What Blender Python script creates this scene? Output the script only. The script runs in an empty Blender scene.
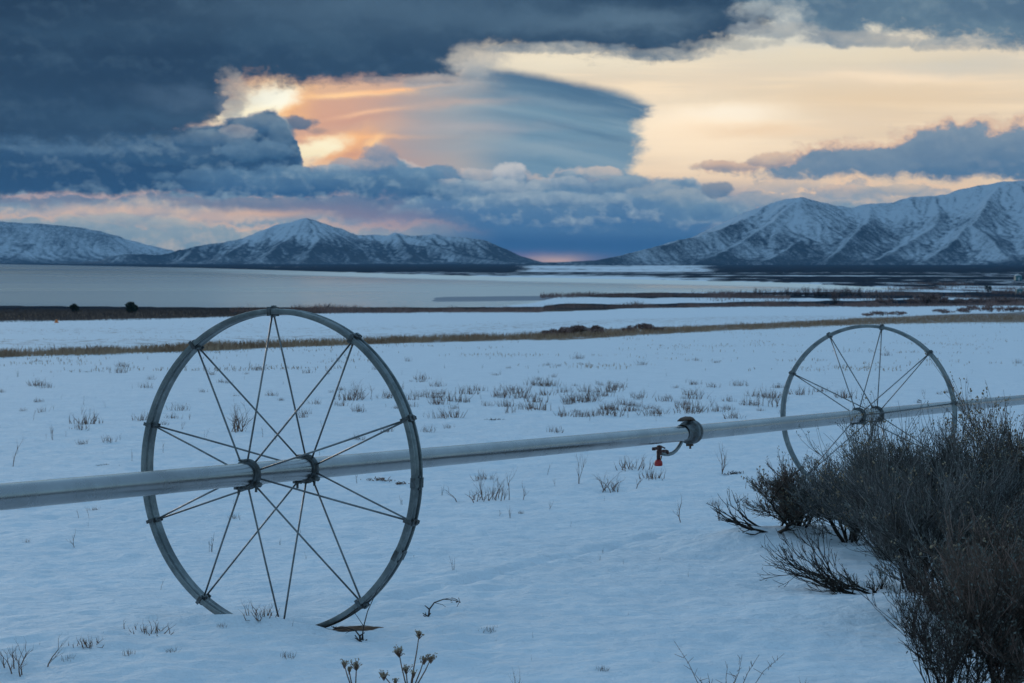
import bpy, bmesh, math, random
import numpy as np
from mathutils import Vector, Matrix

R = math.radians
scene = bpy.context.scene
col = scene.collection

# ------------------------------------------------------------------ camera
F_PX = 2154.4                      # focal length in units of 1/1024 of the frame width
PITCH = R(2.1664)
CAM_Z = 1.86                       # eye height; z = 0 is the snow under the near wheel
cam_d = bpy.data.cameras.new('camera')
cam = bpy.data.objects.new('camera', cam_d)
col.objects.link(cam)
cam.location = (0, 0, CAM_Z)
cam.rotation_euler = (math.pi / 2 - PITCH, 0, 0)
cam_d.sensor_width = 36.0
cam_d.lens = F_PX / 1024 * 36.0
cam_d.clip_start = 0.1
cam_d.clip_end = 60000
cam_d.dof.use_dof = True
cam_d.dof.focus_distance = 12.5
cam_d.dof.aperture_fstop = 9.0
scene.camera = cam
scene.view_settings.view_transform = 'Standard'
scene.view_settings.look = 'None'
scene.view_settings.exposure = 0.0
scene.view_settings.gamma = 1.0
scene.view_settings.use_curve_mapping = False
scene.render.resolution_x = 1024
scene.render.resolution_y = 683
scene.cycles.use_denoising = True
scene.cycles.max_bounces = 6
scene.cycles.volume_bounces = 0

SUN_AZ, SUN_EL = R(-25.0), R(9.0)   # soft light from the bright western sky, front left
sun_d = bpy.data.lights.new('sun', 'SUN')
sun_d.energy = 0.65
sun_d.angle = R(10)
sun_d.color = (1.0, 0.84, 0.68)
sun = bpy.data.objects.new('sun', sun_d)
col.objects.link(sun)
sv = Vector((math.sin(SUN_AZ) * math.cos(SUN_EL), math.cos(SUN_AZ) * math.cos(SUN_EL), math.sin(SUN_EL)))
sun.rotation_euler = sv.to_track_quat('Z', 'Y').to_euler()


def ray(px, row):
    """direction of the sight line that meets the photograph at (px, row)"""
    x, up = (px - 512) / F_PX, -(row - 341.5) / F_PX
    c, s = math.cos(PITCH), math.sin(PITCH)
    return Vector((x, c + up * s, -s + up * c))


def azel(px, row):
    d = ray(px, row)
    return math.atan2(d.x, d.y) * F_PX, math.atan2(d.z, math.hypot(d.x, d.y)) * F_PX


# ------------------------------------------------------------------ sky
def lin(rgb):
    o = []
    for c in rgb:
        c = c / 255.0
        o.append(c / 12.92 if c <= 0.04045 else ((c + 0.055) / 1.055) ** 2.4)
    return tuple(o) + (1.0,)


world = bpy.data.worlds.new('World')
scene.world = world
world.use_nodes = True
wt = world.node_tree
wt.nodes.clear()


class S:
    """a scalar socket in a node tree, with arithmetic"""
    def __init__(self, tree, sock):
        self.t, self.s = tree, sock

    def op(self, kind, *args, clamp=False):
        n = self.t.nodes.new('ShaderNodeMath')
        n.operation = kind
        n.use_clamp = clamp
        for i, a in enumerate((self,) + args):
            if isinstance(a, S):
                self.t.links.new(a.s, n.inputs[i])
            else:
                n.inputs[i].default_value = a
        return S(self.t, n.outputs[0])

    def __add__(self, o): return self.op('ADD', o)
    __radd__ = __add__
    def __sub__(self, o): return self.op('SUBTRACT', o)
    def __rsub__(self, o): return (self * -1.0) + o
    def __mul__(self, o): return self.op('MULTIPLY', o)
    __rmul__ = __mul__
    def __truediv__(self, o): return self.op('DIVIDE', o)
    def mad(self, m, a): return self.op('MULTIPLY_ADD', m, a)
    def max(self, o): return self.op('MAXIMUM', o)
    def min(self, o): return self.op('MINIMUM', o)
    def pow(self, o): return self.op('POWER', o)
    def clamp(self): return self.op('ADD', 0.0, clamp=True)

    def step(self, a, b):
        n = self.t.nodes.new('ShaderNodeMapRange')
        n.interpolation_type = 'SMOOTHSTEP'
        self.t.links.new(self.s, n.inputs['Value'])
        n.inputs['From Min'].default_value = a
        n.inputs['From Max'].default_value = b
        return S(self.t, n.outputs['Result'])


def combine(t, x, y, z=0.0):
    n = t.nodes.new('ShaderNodeCombineXYZ')
    for i, a in enumerate((x, y, z)):
        if isinstance(a, S):
            t.links.new(a.s, n.inputs[i])
        else:
            n.inputs[i].default_value = a
    return n.outputs[0]


def noise(t, vec, scale=1.0, detail=5.0, rough=0.55, dist=0.0):
    n = t.nodes.new('ShaderNodeTexNoise')
    t.links.new(vec, n.inputs['Vector'])
    n.inputs['Scale'].default_value = scale
    n.inputs['Detail'].default_value = detail
    n.inputs['Roughness'].default_value = rough
    n.inputs['Distortion'].default_value = dist
    return n


def mixc(t, fac, a, b):
    n = t.nodes.new('ShaderNodeMix')
    n.data_type = 'RGBA'
    for s, v in ((n.inputs[0], fac), (n.inputs[6], a), (n.inputs[7], b)):
        if isinstance(v, S):
            t.links.new(v.s, s)
        elif isinstance(v, bpy.types.NodeSocket):
            t.links.new(v, s)
        else:
            s.default_value = v
    return n.outputs[2]


tcn = wt.nodes.new('ShaderNodeTexCoord')
sep = wt.nodes.new('ShaderNodeSeparateXYZ')
wt.links.new(tcn.outputs['Generated'], sep.inputs[0])
dx, dy, dz = (S(wt, sep.outputs[i]) for i in range(3))
AZ = dx.op('ARCTAN2', dy) * F_PX
EL = dz.op('ARCSINE') * F_PX
XR, YR = 620.0, 420.0              # reach of the drawn cloud outlines


def wcurve(pts, xs):
    """height of a cloud outline over azimuth (points read off as azimuth / elevation)"""
    n = wt.nodes.new('ShaderNodeFloatCurve')
    cv = n.mapping.curves[0]
    q = sorted(azel(*p) for p in pts)
    q = [((a + XR) / (2 * XR), (e + 60) / YR) for a, e in q]
    q = [(min(1, max(0, a)), min(1, max(0, e))) for a, e in q]
    while len(cv.points) < len(q):
        cv.points.new(0.5, 0.5)
    for p, (a, e) in zip(cv.points, q):
        p.location = (a, e)
        p.handle_type = 'AUTO_CLAMPED'
    n.mapping.use_clip = False
    n.mapping.update()
    wt.links.new(((xs + XR) / (2 * XR)).clamp().s, n.inputs['Value'])
    return S(wt, n.outputs[0]).mad(YR, -60.0)


def split3(n):
    s = wt.nodes.new('ShaderNodeSeparateColor')
    wt.links.new(n.outputs['Color'], s.inputs[0])
    return [S(wt, s.outputs[i]) - 0.5 for i in range(3)]


nb = noise(wt, combine(wt, AZ / 64.0, EL / 42.0, 3.7), 1.0, 8.0, 0.6, 0.2)                       # billows
B0, B1, B2 = (2.0 * q for q in split3(nb))


def voro(vec):
    n = wt.nodes.new('ShaderNodeTexVoronoi')
    n.voronoi_dimensions = '2D'
    n.feature = 'SMOOTH_F1'
    n.inputs['Smoothness'].default_value = 0.25
    n.inputs['Detail'].default_value = 2.5
    n.inputs['Roughness'].default_value = 0.55
    n.inputs['Lacunarity'].default_value = 2.3
    n.inputs['Scale'].default_value = 1.0
    n.normalize = True
    wt.links.new(vec, n.inputs['Vector'])
    return S(wt, n.outputs['Distance'])


WX, WY = AZ + B0 * 5.0, EL + B1 * 4.0
V = voro(combine(wt, WX / 36.0, WY / 26.0))                    # rounded heads of the heaped clouds
VUP = voro(combine(wt, (WX + 2.0) / 36.0, (WY + 6.5) / 26.0))
RELIEF = VUP - V                                               # their upper sides face the light
ns = noise(wt, combine(wt, (AZ + EL * 0.6) / 230.0, EL / 15.0, 8.1), 1.0, 4.0, 0.5, 0.4)   # streaks
S0, S1, S2 = split3(ns)
nf = noise(wt, combine(wt, (AZ + B0 * 8.0) / 20.0, (EL + B1 * 8.0) / 13.0, 5.5), 1.0, 5.0, 0.62, 0.3)
N = (S(wt, nf.outputs['Fac']) - 0.5) * 2.0                       # ragged fringes
nl = noise(wt, combine(wt, AZ / 260.0, EL / 90.0, 1.3), 1.0, 3.0, 0.5)
L0, L1, L2 = split3(nl)


FIELDS = ('AZ', 'EL', 'B0', 'B1', 'B2', 'S0', 'S1', 'S2', 'L0', 'L1', 'V', 'WX', 'WY', 'RELIEF', 'N')


_late = RELIEF * 1e-7          # keeps every cloud element after the shared noise in evaluation order
for _f in FIELDS:
    globals()[_f] = globals()[_f] + _late


_uid = [1]


def grouped(fn):
    """build one cloud element inside a node group of its own, then use it in the world"""
    def run(under, *a, **k):
        G = globals()
        outer, saved = G['wt'], {f: G[f] for f in FIELDS}
        g = bpy.data.node_groups.new(fn.__name__, 'ShaderNodeTree')
        g.interface.new_socket('Under', in_out='INPUT', socket_type='NodeSocketColor')
        for f in FIELDS:
            g.interface.new_socket(f, in_out='INPUT', socket_type='NodeSocketFloat')
        g.interface.new_socket('Color', in_out='OUTPUT', socket_type='NodeSocketColor')
        gi, go = g.nodes.new('NodeGroupInput'), g.nodes.new('NodeGroupOutput')
        G['wt'] = g
        sp = g.nodes.new('ShaderNodeSeparateColor')     # evaluate the clouds one after the other, which keeps the shader small
        g.links.new(gi.outputs[0], sp.inputs[0])
        after = S(g, sp.outputs[0]).mad(1e-9, _uid[0] * 1e-6)
        for i, f in enumerate(FIELDS):
            G[f] = S(g, gi.outputs[i + 1]) + after
        _uid[0] += 1
        r = fn(gi.outputs[0], *a, **k)
        g.links.new(r, go.inputs[0])
        G['wt'] = outer
        G.update(saved)
        n = outer.nodes.new('ShaderNodeGroup')
        n.node_tree = g
        if isinstance(under, bpy.types.NodeSocket):
            outer.links.new(under, n.inputs[0])
        else:
            n.inputs[0].default_value = under
        for i, f in enumerate(FIELDS):
            outer.links.new(saved[f].s, n.inputs[i + 1])
        return n.outputs[0]
    return run


@grouped
def layer(under, top, bot, cols, warp=(26, 22), streak=0.0, soft=(6, 10), h=40.0, rim=None, rimw=7.0,
          relief=1.0, tone=0.5, left=None, right=None, opac=1.0, big=0.6, rimmask=None, lump=0.0, fine=10.0):
    """one bank of cloud between two outlines: (body colour above, body colour at the base), lit rim on top"""
    xs = AZ + B0 * (2 * warp[0]) + S0 * (streak * 2.0)
    ys = EL + B1 * (2 * warp[1]) + S1 * streak
    t = wcurve(top, xs) - ys if top else None
    b = ys - wcurve(bot, xs) if bot else None
    if lump and t is not None:
        t = t + (0.36 - V) * (lump * 2.0)
    if fine:
        t = t + N * fine if t is not None else None
        b = b + N * fine if b is not None else None
    m = None
    for d, sf in ((t, soft[0]), (b, soft[1])):
        if d is not None:
            q = d.step(-sf, sf)
            m = q if m is None else m * q
    if left:
        m = m * xs.step(azel(left[0], 200)[0], azel(left[1], 200)[0])
    if right:
        m = m * (1.0 - xs.step(azel(right[0], 200)[0], azel(right[1], 200)[0]))
    if opac != 1.0:
        m = m * opac
    d0 = t if t is not None else (h - b)
    g = (d0 / h + L0 * big + B2 * tone).clamp()
    c = mixc(wt, g, lin(cols[0]), lin(cols[1]))
    if relief:
        # billows: sunny side and shaded side of each lump
        k = RELIEF * (1.7 * relief) + (B2 * 0.6 + N * 0.35) * relief
        c = mixc(wt, k.clamp(), c, lin(cols[2] if len(cols) > 2 else cols[0]))
        c = mixc(wt, (k * -0.7).clamp(), c, lin(cols[3] if len(cols) > 3 else cols[1]))
    if rim:
        e = (1.0 - (t / rimw).op('ABSOLUTE').step(0.0, 1.0)) * 0.9
        if rimmask:
            e = e * near(*rimmask)
        c = mixc(wt, e, c, lin(rim))
    return mixc(wt, m, under, c)


@grouped
def blob(under, cx, cy, rx, ry, colour, k=1.0, warp=20.0, streak=8.0, tilt=0.0, sharp=False):
    a, e = azel(cx, cy)
    u = (AZ + B0 * warp * 2 + S0 * streak * 2 - a)
    v = (EL + B1 * warp + S1 * streak - e)
    if tilt:
        u, v = u + v * tilt, v - u * tilt
    u, v = u / rx, v / ry
    q = u * u + v * v
    if sharp:
        q = q * q
    return mixc(wt, (q * -1.0).op('EXPONENT') * k, under, lin(colour))


@grouped
def puff(under, cx, cy, rx, ry, cols, soft=0.35, k=1.0, lump=1.0, tilt=0.0):
    """one small heap of cloud, light on its head and darker underneath"""
    a, e = azel(cx, cy)
    u, v = WX - a, WY - e
    if tilt:
        u, v = u + v * tilt, v - u * tilt
    u, v = u / rx, v / ry
    q = 1.0 - u * u - v * v + (0.36 - V) * (2.6 * lump) + (B2 * 0.9 + N * 0.8) * lump
    m = q.step(-soft, soft) * k
    cc = mixc(wt, (v * 0.55 + 0.5 + RELIEF * 1.2 + B2 * 0.5).clamp(), lin(cols[1]), lin(cols[0]))
    return mixc(wt, m, under, cc)


def near(cx, cy, rx, ry):
    a, e = azel(cx, cy)
    u, v = (AZ - a) / rx, (EL - e) / ry
    return ((u * u + v * v) * -1.0).op('EXPONENT')
SKY_K = 0.135
CLOUD_GAIN = 1.17
OVERCAST = (0.40, 0.69, 1.0, 1)


def X_(px):
    return azel(px, 150)[0]


# clear evening sky behind the clouds, thin streaks of high cloud in it
c = mixc(wt, (EL / 250.0 + S0 * 0.25 + L0 * 0.2).clamp(), lin((240, 206, 164)), lin((212, 206, 192)))
c = mixc(wt, (S1 * 3.4 + L1 * 1.6).clamp() * 0.75, c, lin((206, 194, 174)))
c = mixc(wt, (S1 * -3.4 + L0 * 1.6).clamp() * 0.7, c, lin((255, 232, 198)))
c = blob(c, 700, 122, 90, 26, (255, 242, 220), 1.0, 14, 14)
c = blob(c, 690, 140, 80, 34, (255, 232, 200), 0.75, 8, 14)
c = blob(c, 735, 112, 40, 8, (255, 246, 230), 0.8, 10, 8)
c = blob(c, 760, 132, 60, 7, (236, 206, 170), 0.7, 10, 10)
c = blob(c, 900, 78, 80, 6, (252, 230, 202), 0.7, 6, 14, -0.06)
c = blob(c, 880, 98, 150, 16, (224, 200, 166), 0.6, 8, 18)
c = blob(c, 960, 64, 80, 10, (196, 196, 190), 0.6, 12, 14)
c = blob(c, 840, 56, 110, 9, (226, 212, 184), 0.6, 12, 14)
c = blob(c, 560, 62, 130, 12, (230, 222, 202), 0.8, 8, 10)
c = blob(c, 790, 20, 110, 34, (206, 212, 208), 0.7, 14, 10)
c = blob(c, 770, 188, 170, 14, (240, 210, 178), 0.9, 10, 10)
c = blob(c, 100, 215, 400, 18, (204, 180, 170), 0.9, 4, 10)
# sunlit veil round the sun
veil_in = (EL - azel(0, 178)[1]).step(0, 14) * (1.0 - (AZ + L0 * 80.0).step(X_(400), X_(500)))
c = mixc(wt, veil_in, c, lin((188, 156, 144)))
c = blob(c, 330, 118, 60, 34, (216, 164, 134), 0.85, 12, 10)
c = blob(c, 430, 120, 55, 44, (160, 156, 160), 0.8, 12, 10)
c = blob(c, 385, 124, 40, 9, (206, 168, 146), 0.7, 8, 8)
c = blob(c, 350, 118, 40, 6, (200, 150, 130), 0.6, 8, 8)
# smooth lens shaped cloud
LT = [(300, 70), (420, 76), (450, 74), (480, 66), (510, 69), (545, 74), (590, 84), (625, 92), (645, 99), (657, 105), (664, 112), (700, 150), (760, 215)]
xs = AZ + S0 * 16.0 + B0 * 8.0
ys = EL + S1 * 5.0 + B1 * 4.0 + N * 1.6
lt = wcurve(LT, xs) - ys
edge = wt.nodes.new('ShaderNodeFloatCurve')          # right-hand edge, azimuth over elevation
cv = edge.mapping.curves[0]
pts = sorted((azel(px, r)[1] / 260.0, (azel(px, r)[0] + 50) / 300.0) for px, r in
             [(700, 90), (668, 103), (657, 106), (649, 112), (642, 121), (640, 130), (644, 137), (640, 146), (638, 158), (638, 168), (645, 178), (664, 190)])
while len(cv.points) < len(pts):
    cv.points.new(0.5, 0.5)
for p, q in zip(cv.points, pts):
    p.location = q
    p.handle_type = 'AUTO'
edge.mapping.use_clip = False
edge.mapping.update()
wt.links.new((ys / 260.0).clamp().s, edge.inputs['Value'])
er = S(wt, edge.outputs[0]).mad(300.0, -50.0) + B2 * 14.0 + S2 * 28.0 + N * 16.0
lm = lt.step(-4, 8) * (er - AZ).step(-7, 13) * (AZ + L0 * 90.0 + S0 * 50.0).step(X_(370), X_(520))
lbn = noise(wt, combine(wt, AZ / 210.0, (lt + B1 * 3.0) / 17.0, 2.2), 1.0, 3.0, 0.5, 0.25)     # layers that follow its upper surface
LB = (S(wt, lbn.outputs['Fac']) - 0.5) * 4.0
lc = mixc(wt, (lt / 40.0 + LB * 0.22).clamp(), lin((64, 98, 130)), lin((108, 141, 165)))
lc = mixc(wt, LB.clamp() * 0.75, lc, lin((146, 168, 182)))
lc = mixc(wt, (LB * -1.0).clamp() * 0.75, lc, lin((72, 106, 136)))
lc = mixc(wt, (L0 * 3.4).clamp() * 0.4, lc, lin((136, 156, 170)))
lc = mixc(wt, (lt / 90.0 - 0.45).clamp(), lc, lin((106, 140, 166)))
lc = mixc(wt, (1.0 - (AZ + L1 * 60.0).step(X_(390), X_(540))) * 0.5, lc, lin((166, 164, 168)))
c = mixc(wt, lm, c, lc)
c = blob(c, 450, 104, 60, 4, (196, 170, 158), 0.5, 10, 6, 0.05)
c = blob(c, 470, 128, 70, 6, (180, 172, 174), 0.45, 12, 8)
c = blob(c, 520, 148, 80, 7, (140, 160, 176), 0.5, 12, 8)
c = blob(c, 560, 104, 70, 5, (128, 154, 174), 0.5, 10, 8, -0.08)
# streaks of orange light and the bright gaps round the sun
c = blob(c, 320, 88, 80, 7, (218, 178, 146), 0.9, 10, 6)
c = blob(c, 345, 95, 54, 2.8, (255, 210, 156), 0.95, 4, 3, 0.05)
c = blob(c, 400, 90, 42, 2.0, (250, 194, 142), 0.95, 4, 3, 0.09)
c = blob(c, 365, 113, 34, 2.4, (238, 190, 152), 0.75, 5, 4, 0.14)
c = blob(c, 350, 137, 50, 2.4, (248, 190, 136), 0.9, 6, 3)
c = blob(c, 264, 104, 48, 27, (250, 190, 118), 0.95, 20, 6, 0.1, True)
c = blob(c, 252, 105, 44, 24, (255, 246, 216), 1.0, 26, 6, 0.35, True)
c = blob(c, 268, 96, 30, 13, (255, 254, 238), 1.0, 16, 4, 0, True)
c = blob(c, 322, 151, 60, 17, (248, 186, 122), 0.95, 16, 6, 0.25, True)
c = blob(c, 312, 147, 32, 11, (255, 246, 212), 1.0, 18, 5, 0.3, True)
c = blob(c, 304, 155, 24, 9, (255, 240, 200), 1.0, 14, 4, 0.2, True)
c = blob(c, 372, 143, 18, 3.6, (255, 206, 146), 0.95, 10, 5, 0.5)
c = blob(c, 352, 152, 16, 6, (206, 150, 122), 0.8, 10, 5, 0.3)
c = puff(c, 300, 123, 17, 7, ((116, 122, 138), (86, 102, 126)), lump=1.2, soft=0.5)
c = puff(c, 318, 130, 10, 4, ((170, 146, 132), (140, 126, 128)), lump=1.4, soft=0.7, k=0.7)
# right-hand bank
c = layer(c, [(500, 260), (675, 180), (690, 168), (705, 164), (722, 166), (745, 168), (770, 161), (800, 153), (830, 148), (870, 140), (905, 130),
              (928, 120), (945, 122), (985, 123), (1024, 118), (1090, 110)],
          [(500, 200), (690, 168), (720, 170), (745, 172), (770, 176), (800, 178), (850, 180), (900, 177), (960, 181), (1024, 184), (1090, 190)],
          ((122, 142, 162), (82, 114, 146), (146, 156, 168), (80, 108, 140)), warp=(15, 11), soft=(7, 6), h=46, rim=(212, 172, 146), rimw=9,
          relief=0.7, left=(685, 705), fine=13)
for (x_, y_, rx_, ry_) in ((705, 165, 16, 4), (728, 167, 20, 4), (768, 159, 18, 5)):
    c = puff(c, x_, y_, rx_, ry_, ((206, 176, 154), (140, 140, 150)), lump=2.6, soft=0.9, k=0.75)
c = layer(c, [(640, 190), (720, 196), (760, 188), (800, 184), (850, 186), (900, 188), (1024, 190)], [(600, 275), (1060, 275)],
          ((190, 180, 172), (130, 152, 170), (222, 198, 174), (108, 134, 160)), warp=(24, 14), soft=(10, 12), h=26, relief=1.5, rim=(244, 206, 166), rimw=8, fine=14)
# far deck low over the lake
c = layer(c, [(-20, 192), (300, 192), (420, 190), (700, 190), (760, 205), (830, 235)], [(-20, 202), (80, 205), (140, 200), (200, 208), (260, 213), (330, 216), (420, 224), (500, 300), (1000, 300)],
          ((124, 132, 150), (92, 112, 142), (152, 146, 154), (88, 108, 140)), warp=(20, 8), streak=7, soft=(6, 6), h=26, relief=0.7, rim=(214, 172, 156), rimw=6)
c = layer(c, [(-60, 214), (60, 217), (120, 220), (160, 226), (200, 224), (280, 229), (360, 226), (430, 226)], [(-60, 330), (430, 330)],
          ((150, 164, 172), (104, 136, 160), (186, 180, 174), (112, 140, 162)), warp=(24, 10), streak=3, soft=(7, 9), h=34, relief=1.3, rim=(230, 188, 158), rimw=7, fine=12)
c = blob(c, 130, 210, 70, 5, (226, 188, 162), 0.6, 12, 6)
c = blob(c, 60, 213, 60, 4, (216, 186, 168), 0.5, 12, 6)
c = blob(c, 265, 214, 60, 4, (240, 194, 156), 0.75, 8, 4)
c = blob(c, 215, 219, 50, 4, (226, 186, 160), 0.55, 10, 5)
c = blob(c, 392, 222, 60, 12, (146, 126, 148), 0.6, 8, 6)
c = blob(c, 345, 210, 80, 8, (120, 118, 144), 0.6, 8, 6)
c = puff(c, 165, 226, 40, 5, ((176, 178, 176), (134, 154, 168)), lump=1.2, soft=0.7, k=0.8)
c = puff(c, 110, 222, 50, 7, ((170, 174, 174), (124, 148, 166)), lump=1.2, soft=0.7, k=0.8)
# blue rain haze in the middle
mid = (AZ + L0 * 60.0).step(X_(370), X_(500)) * (1.0 - AZ.step(X_(690), X_(800)))
hz = mixc(wt, (EL / 75.0 + S0 * 0.3 + L1 * 0.5).clamp(), lin((44, 86, 136)), lin((84, 126, 164)))
hz = mixc(wt, (1.0 - ((EL - 16.0 + L0 * 14.0) / 14.0).op('ABSOLUTE').step(0, 1)) * 0.5, hz, lin((34, 80, 130)))
c = mixc(wt, mid * (1.0 - EL.step(60, 84)), c, hz)
c = blob(c, 548, 259, 44, 5.0, (170, 150, 154), 0.8, 5, 6)
c = blob(c, 556, 262, 20, 3.0, (206, 170, 158), 0.65, 4, 5)
c = blob(c, 505, 255, 40, 4.0, (92, 98, 144), 0.7, 5, 6)
# row of heaped clouds
c = layer(c, [(280, 178), (300, 168), (330, 168), (350, 160), (366, 152), (378, 147), (388, 152), (396, 160), (410, 165), (428, 167), (448, 174), (466, 172), (482, 178),
              (494, 170), (503, 166), (516, 166), (527, 172), (545, 178), (560, 174), (572, 171), (590, 172), (606, 177), (630, 181), (660, 182), (700, 185), (730, 196), (770, 214)],
          [(280, 192), (350, 196), (420, 200), (480, 204), (560, 214), (650, 214), (770, 214)],
          ((122, 148, 170), (58, 98, 140), (166, 178, 186), (64, 102, 142)), warp=(10, 8), lump=10, soft=(3.5, 16), h=34, relief=1.9, rim=(206, 190, 182), rimw=6,
          rimmask=(420, 165, 190, 60), left=(282, 300), fine=7)
c = layer(c, [(380, 215), (420, 196), (450, 182), (500, 184), (560, 188), (620, 186), (660, 192), (720, 206), (790, 230)],
          [(380, 205), (480, 214), (600, 222), (700, 220), (790, 230)],
          ((118, 148, 172), (62, 104, 150), (160, 178, 190), (70, 110, 152)), warp=(12, 9), lump=10, soft=(5, 14), h=34, relief=1.9, opac=0.85, fine=8)
# single heaps that stand out of the row
W2 = ((152, 170, 184), (80, 116, 152))
for (x_, y_, rx_, ry_, cc_, k_, lp_) in [
        (378, 158, 22, 11, ((160, 152, 158), (100, 126, 154)), 0.9, 1.1), (356, 166, 24, 9, ((176, 164, 162), (98, 128, 156)), 0.85, 1.2), (330, 172, 30, 7, W2, 0.7, 1.2),
        (425, 178, 34, 11, ((98, 132, 162), (58, 98, 140)), 0.9, 1.1), (447, 185, 18, 6, ((182, 184, 186), (110, 140, 166)), 0.75, 1.4), (478, 176, 15, 8, ((180, 178, 180), (116, 142, 166)), 0.85, 1.1),
        (466, 188, 22, 8, W2, 0.8, 1.2), (509, 174, 15, 12, ((190, 192, 196), (108, 138, 166)), 1.0, 0.9), (500, 188, 26, 8, ((166, 178, 188), (90, 124, 156)), 0.9, 1.2),
        (545, 186, 26, 7, ((164, 176, 186), (96, 130, 160)), 0.85, 1.2), (575, 184, 26, 7, ((158, 172, 184), (92, 126, 158)), 0.85, 1.2), (601, 172, 20, 6, ((200, 188, 180), (146, 160, 172)), 0.95, 1.1),
        (628, 184, 24, 8, ((140, 160, 176), (88, 122, 154)), 0.9, 1.2), (655, 192, 26, 8, ((152, 164, 174), (100, 132, 160)), 0.8, 1.3), (545, 200, 60, 7, W2, 0.55, 1.3), (590, 198, 40, 6, W2, 0.5, 1.3),
        (690, 200, 36, 9, ((154, 166, 174), (100, 132, 160)), 0.7, 1.3), (718, 189, 15, 8, ((134, 142, 154), (92, 118, 146)), 0.95, 0.9), (706, 212, 18, 7, ((104, 136, 164), (72, 110, 148)), 0.75, 1.1),
        (790, 186, 36, 6, ((222, 198, 174), (160, 166, 172)), 0.8, 1.4), (840, 192, 30, 6, ((212, 188, 168), (146, 158, 170)), 0.8, 1.4), (890, 190, 30, 5, ((204, 188, 170), (144, 158, 170)), 0.8, 1.4),
        (760, 200, 30, 7, ((170, 170, 172), (118, 142, 164)), 0.8, 1.4)]:
    c = puff(c, x_, y_, rx_, ry_, cc_, k=k_, lump=lp_, soft=0.4)
# dark bank on the left and its tower
c = layer(c, [(-60, 126), (60, 126), (140, 124), (185, 126), (205, 128), (225, 123), (243, 117), (262, 113), (282, 118), (291, 127), (295, 140), (299, 158), (304, 172), (330, 185)],
          [(-60, 190), (60, 192), (120, 193), (200, 195), (260, 194), (300, 190), (330, 186)],
          ((60, 92, 124), (32, 62, 96), (116, 142, 162), (36, 64, 96)), warp=(10, 9), lump=11, soft=(3.5, 4), h=44, relief=1.5, rim=(190, 184, 180), rimw=7,
          rimmask=(258, 122, 50, 40), right=(296, 310), fine=7)
for (x_, y_, rx_, ry_, cc_, k_, lp_) in [
        (262, 124, 20, 9, ((108, 128, 148), (62, 94, 126)), 0.8, 1.1), (284, 134, 13, 10, ((100, 124, 146), (58, 90, 122)), 0.8, 1.1), (255, 152, 30, 9, ((88, 118, 146), (50, 86, 120)), 0.8, 1.2),
        (200, 138, 34, 7, ((112, 132, 150), (66, 96, 126)), 0.7, 1.3), (238, 132, 16, 6, ((150, 150, 156), (84, 110, 136)), 0.7, 1.3), (285, 172, 34, 7, ((110, 138, 162), (62, 98, 134)), 0.8, 1.3), (215, 176, 60, 6, ((92, 122, 148), (54, 88, 122)), 0.7, 1.3)]:
    c = puff(c, x_, y_, rx_, ry_, cc_, k=k_, lump=lp_, soft=0.5)
c = layer(c, [(-60, 178), (100, 176), (200, 172), (280, 168), (330, 171), (370, 174), (440, 180), (500, 196)],
          [(-60, 193), (100, 194), (180, 197), (260, 196), (330, 196), (400, 196), (470, 200)],
          ((92, 126, 156), (46, 84, 124), (134, 158, 176), (50, 86, 126)), warp=(14, 9), lump=6, soft=(7, 4), h=22, relief=1.5, left=(150, 250), right=(430, 490))
# high dark decks
c = layer(c, None, [(-60, 142), (60, 144), (130, 141), (180, 138), (205, 126), (220, 114), (230, 104), (232, 92), (228, 82), (238, 77), (270, 78), (330, 79), (420, 78), (452, 79), (465, 72), (471, 60), (480, 50),
                     (500, 47), (560, 50), (610, 54), (645, 58), (662, 52), (680, 49), (715, 44), (748, 36), (770, 22), (790, 0), (820, -60)],
          ((32, 52, 76), (42, 66, 92), (74, 100, 124), (26, 46, 70)), warp=(20, 9), streak=9, soft=(6, 10), h=150, relief=0.5, tone=0.5, big=1.3, fine=16)
c = layer(c, None, [(640, -60), (700, -30), (735, -5), (760, 12), (790, 18), (815, 32), (845, 36), (872, 28), (905, 32), (950, 38), (985, 44), (1024, 48), (1090, 60)],
          ((72, 99, 126), (92, 119, 141), (124, 145, 160), (66, 93, 118)), warp=(22, 12), streak=5, soft=(6, 12), h=60, relief=0.7, tone=0.6, fine=20)
for (x_, y_, rx_, ry_, cc_, k_) in [(775, 30, 34, 7, ((150, 156, 162), (118, 134, 150)), 0.7), (845, 38, 36, 7, ((146, 152, 158), (108, 128, 148)), 0.8), (890, 42, 30, 5, ((170, 170, 168), (136, 148, 158)), 0.7),
                                   (770, 12, 30, 10, ((170, 178, 182), (148, 162, 174)), 0.6), (476, 62, 26, 15, ((196, 190, 180), (150, 158, 166)), 0.8), (440, 84, 40, 7, ((176, 172, 172), (146, 154, 164)), 0.6), (230, 94, 13, 18, ((186, 176, 168), (120, 130, 146)), 0.6),
                                   (660, 54, 50, 5, ((150, 156, 160), (104, 126, 146)), 0.6), (560, 48, 60, 5, ((150, 158, 164), (100, 124, 146)), 0.6), (730, 44, 40, 5, ((168, 168, 164), (130, 144, 154)), 0.6),
                                   (960, 44, 40, 6, ((150, 158, 164), (106, 128, 148)), 0.6), (400, 80, 60, 3, ((160, 150, 148), (120, 122, 134)), 0.4)]:
    c = puff(c, x_, y_, rx_, ry_, cc_, k=k_, lump=1.6, soft=1.0)
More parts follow.
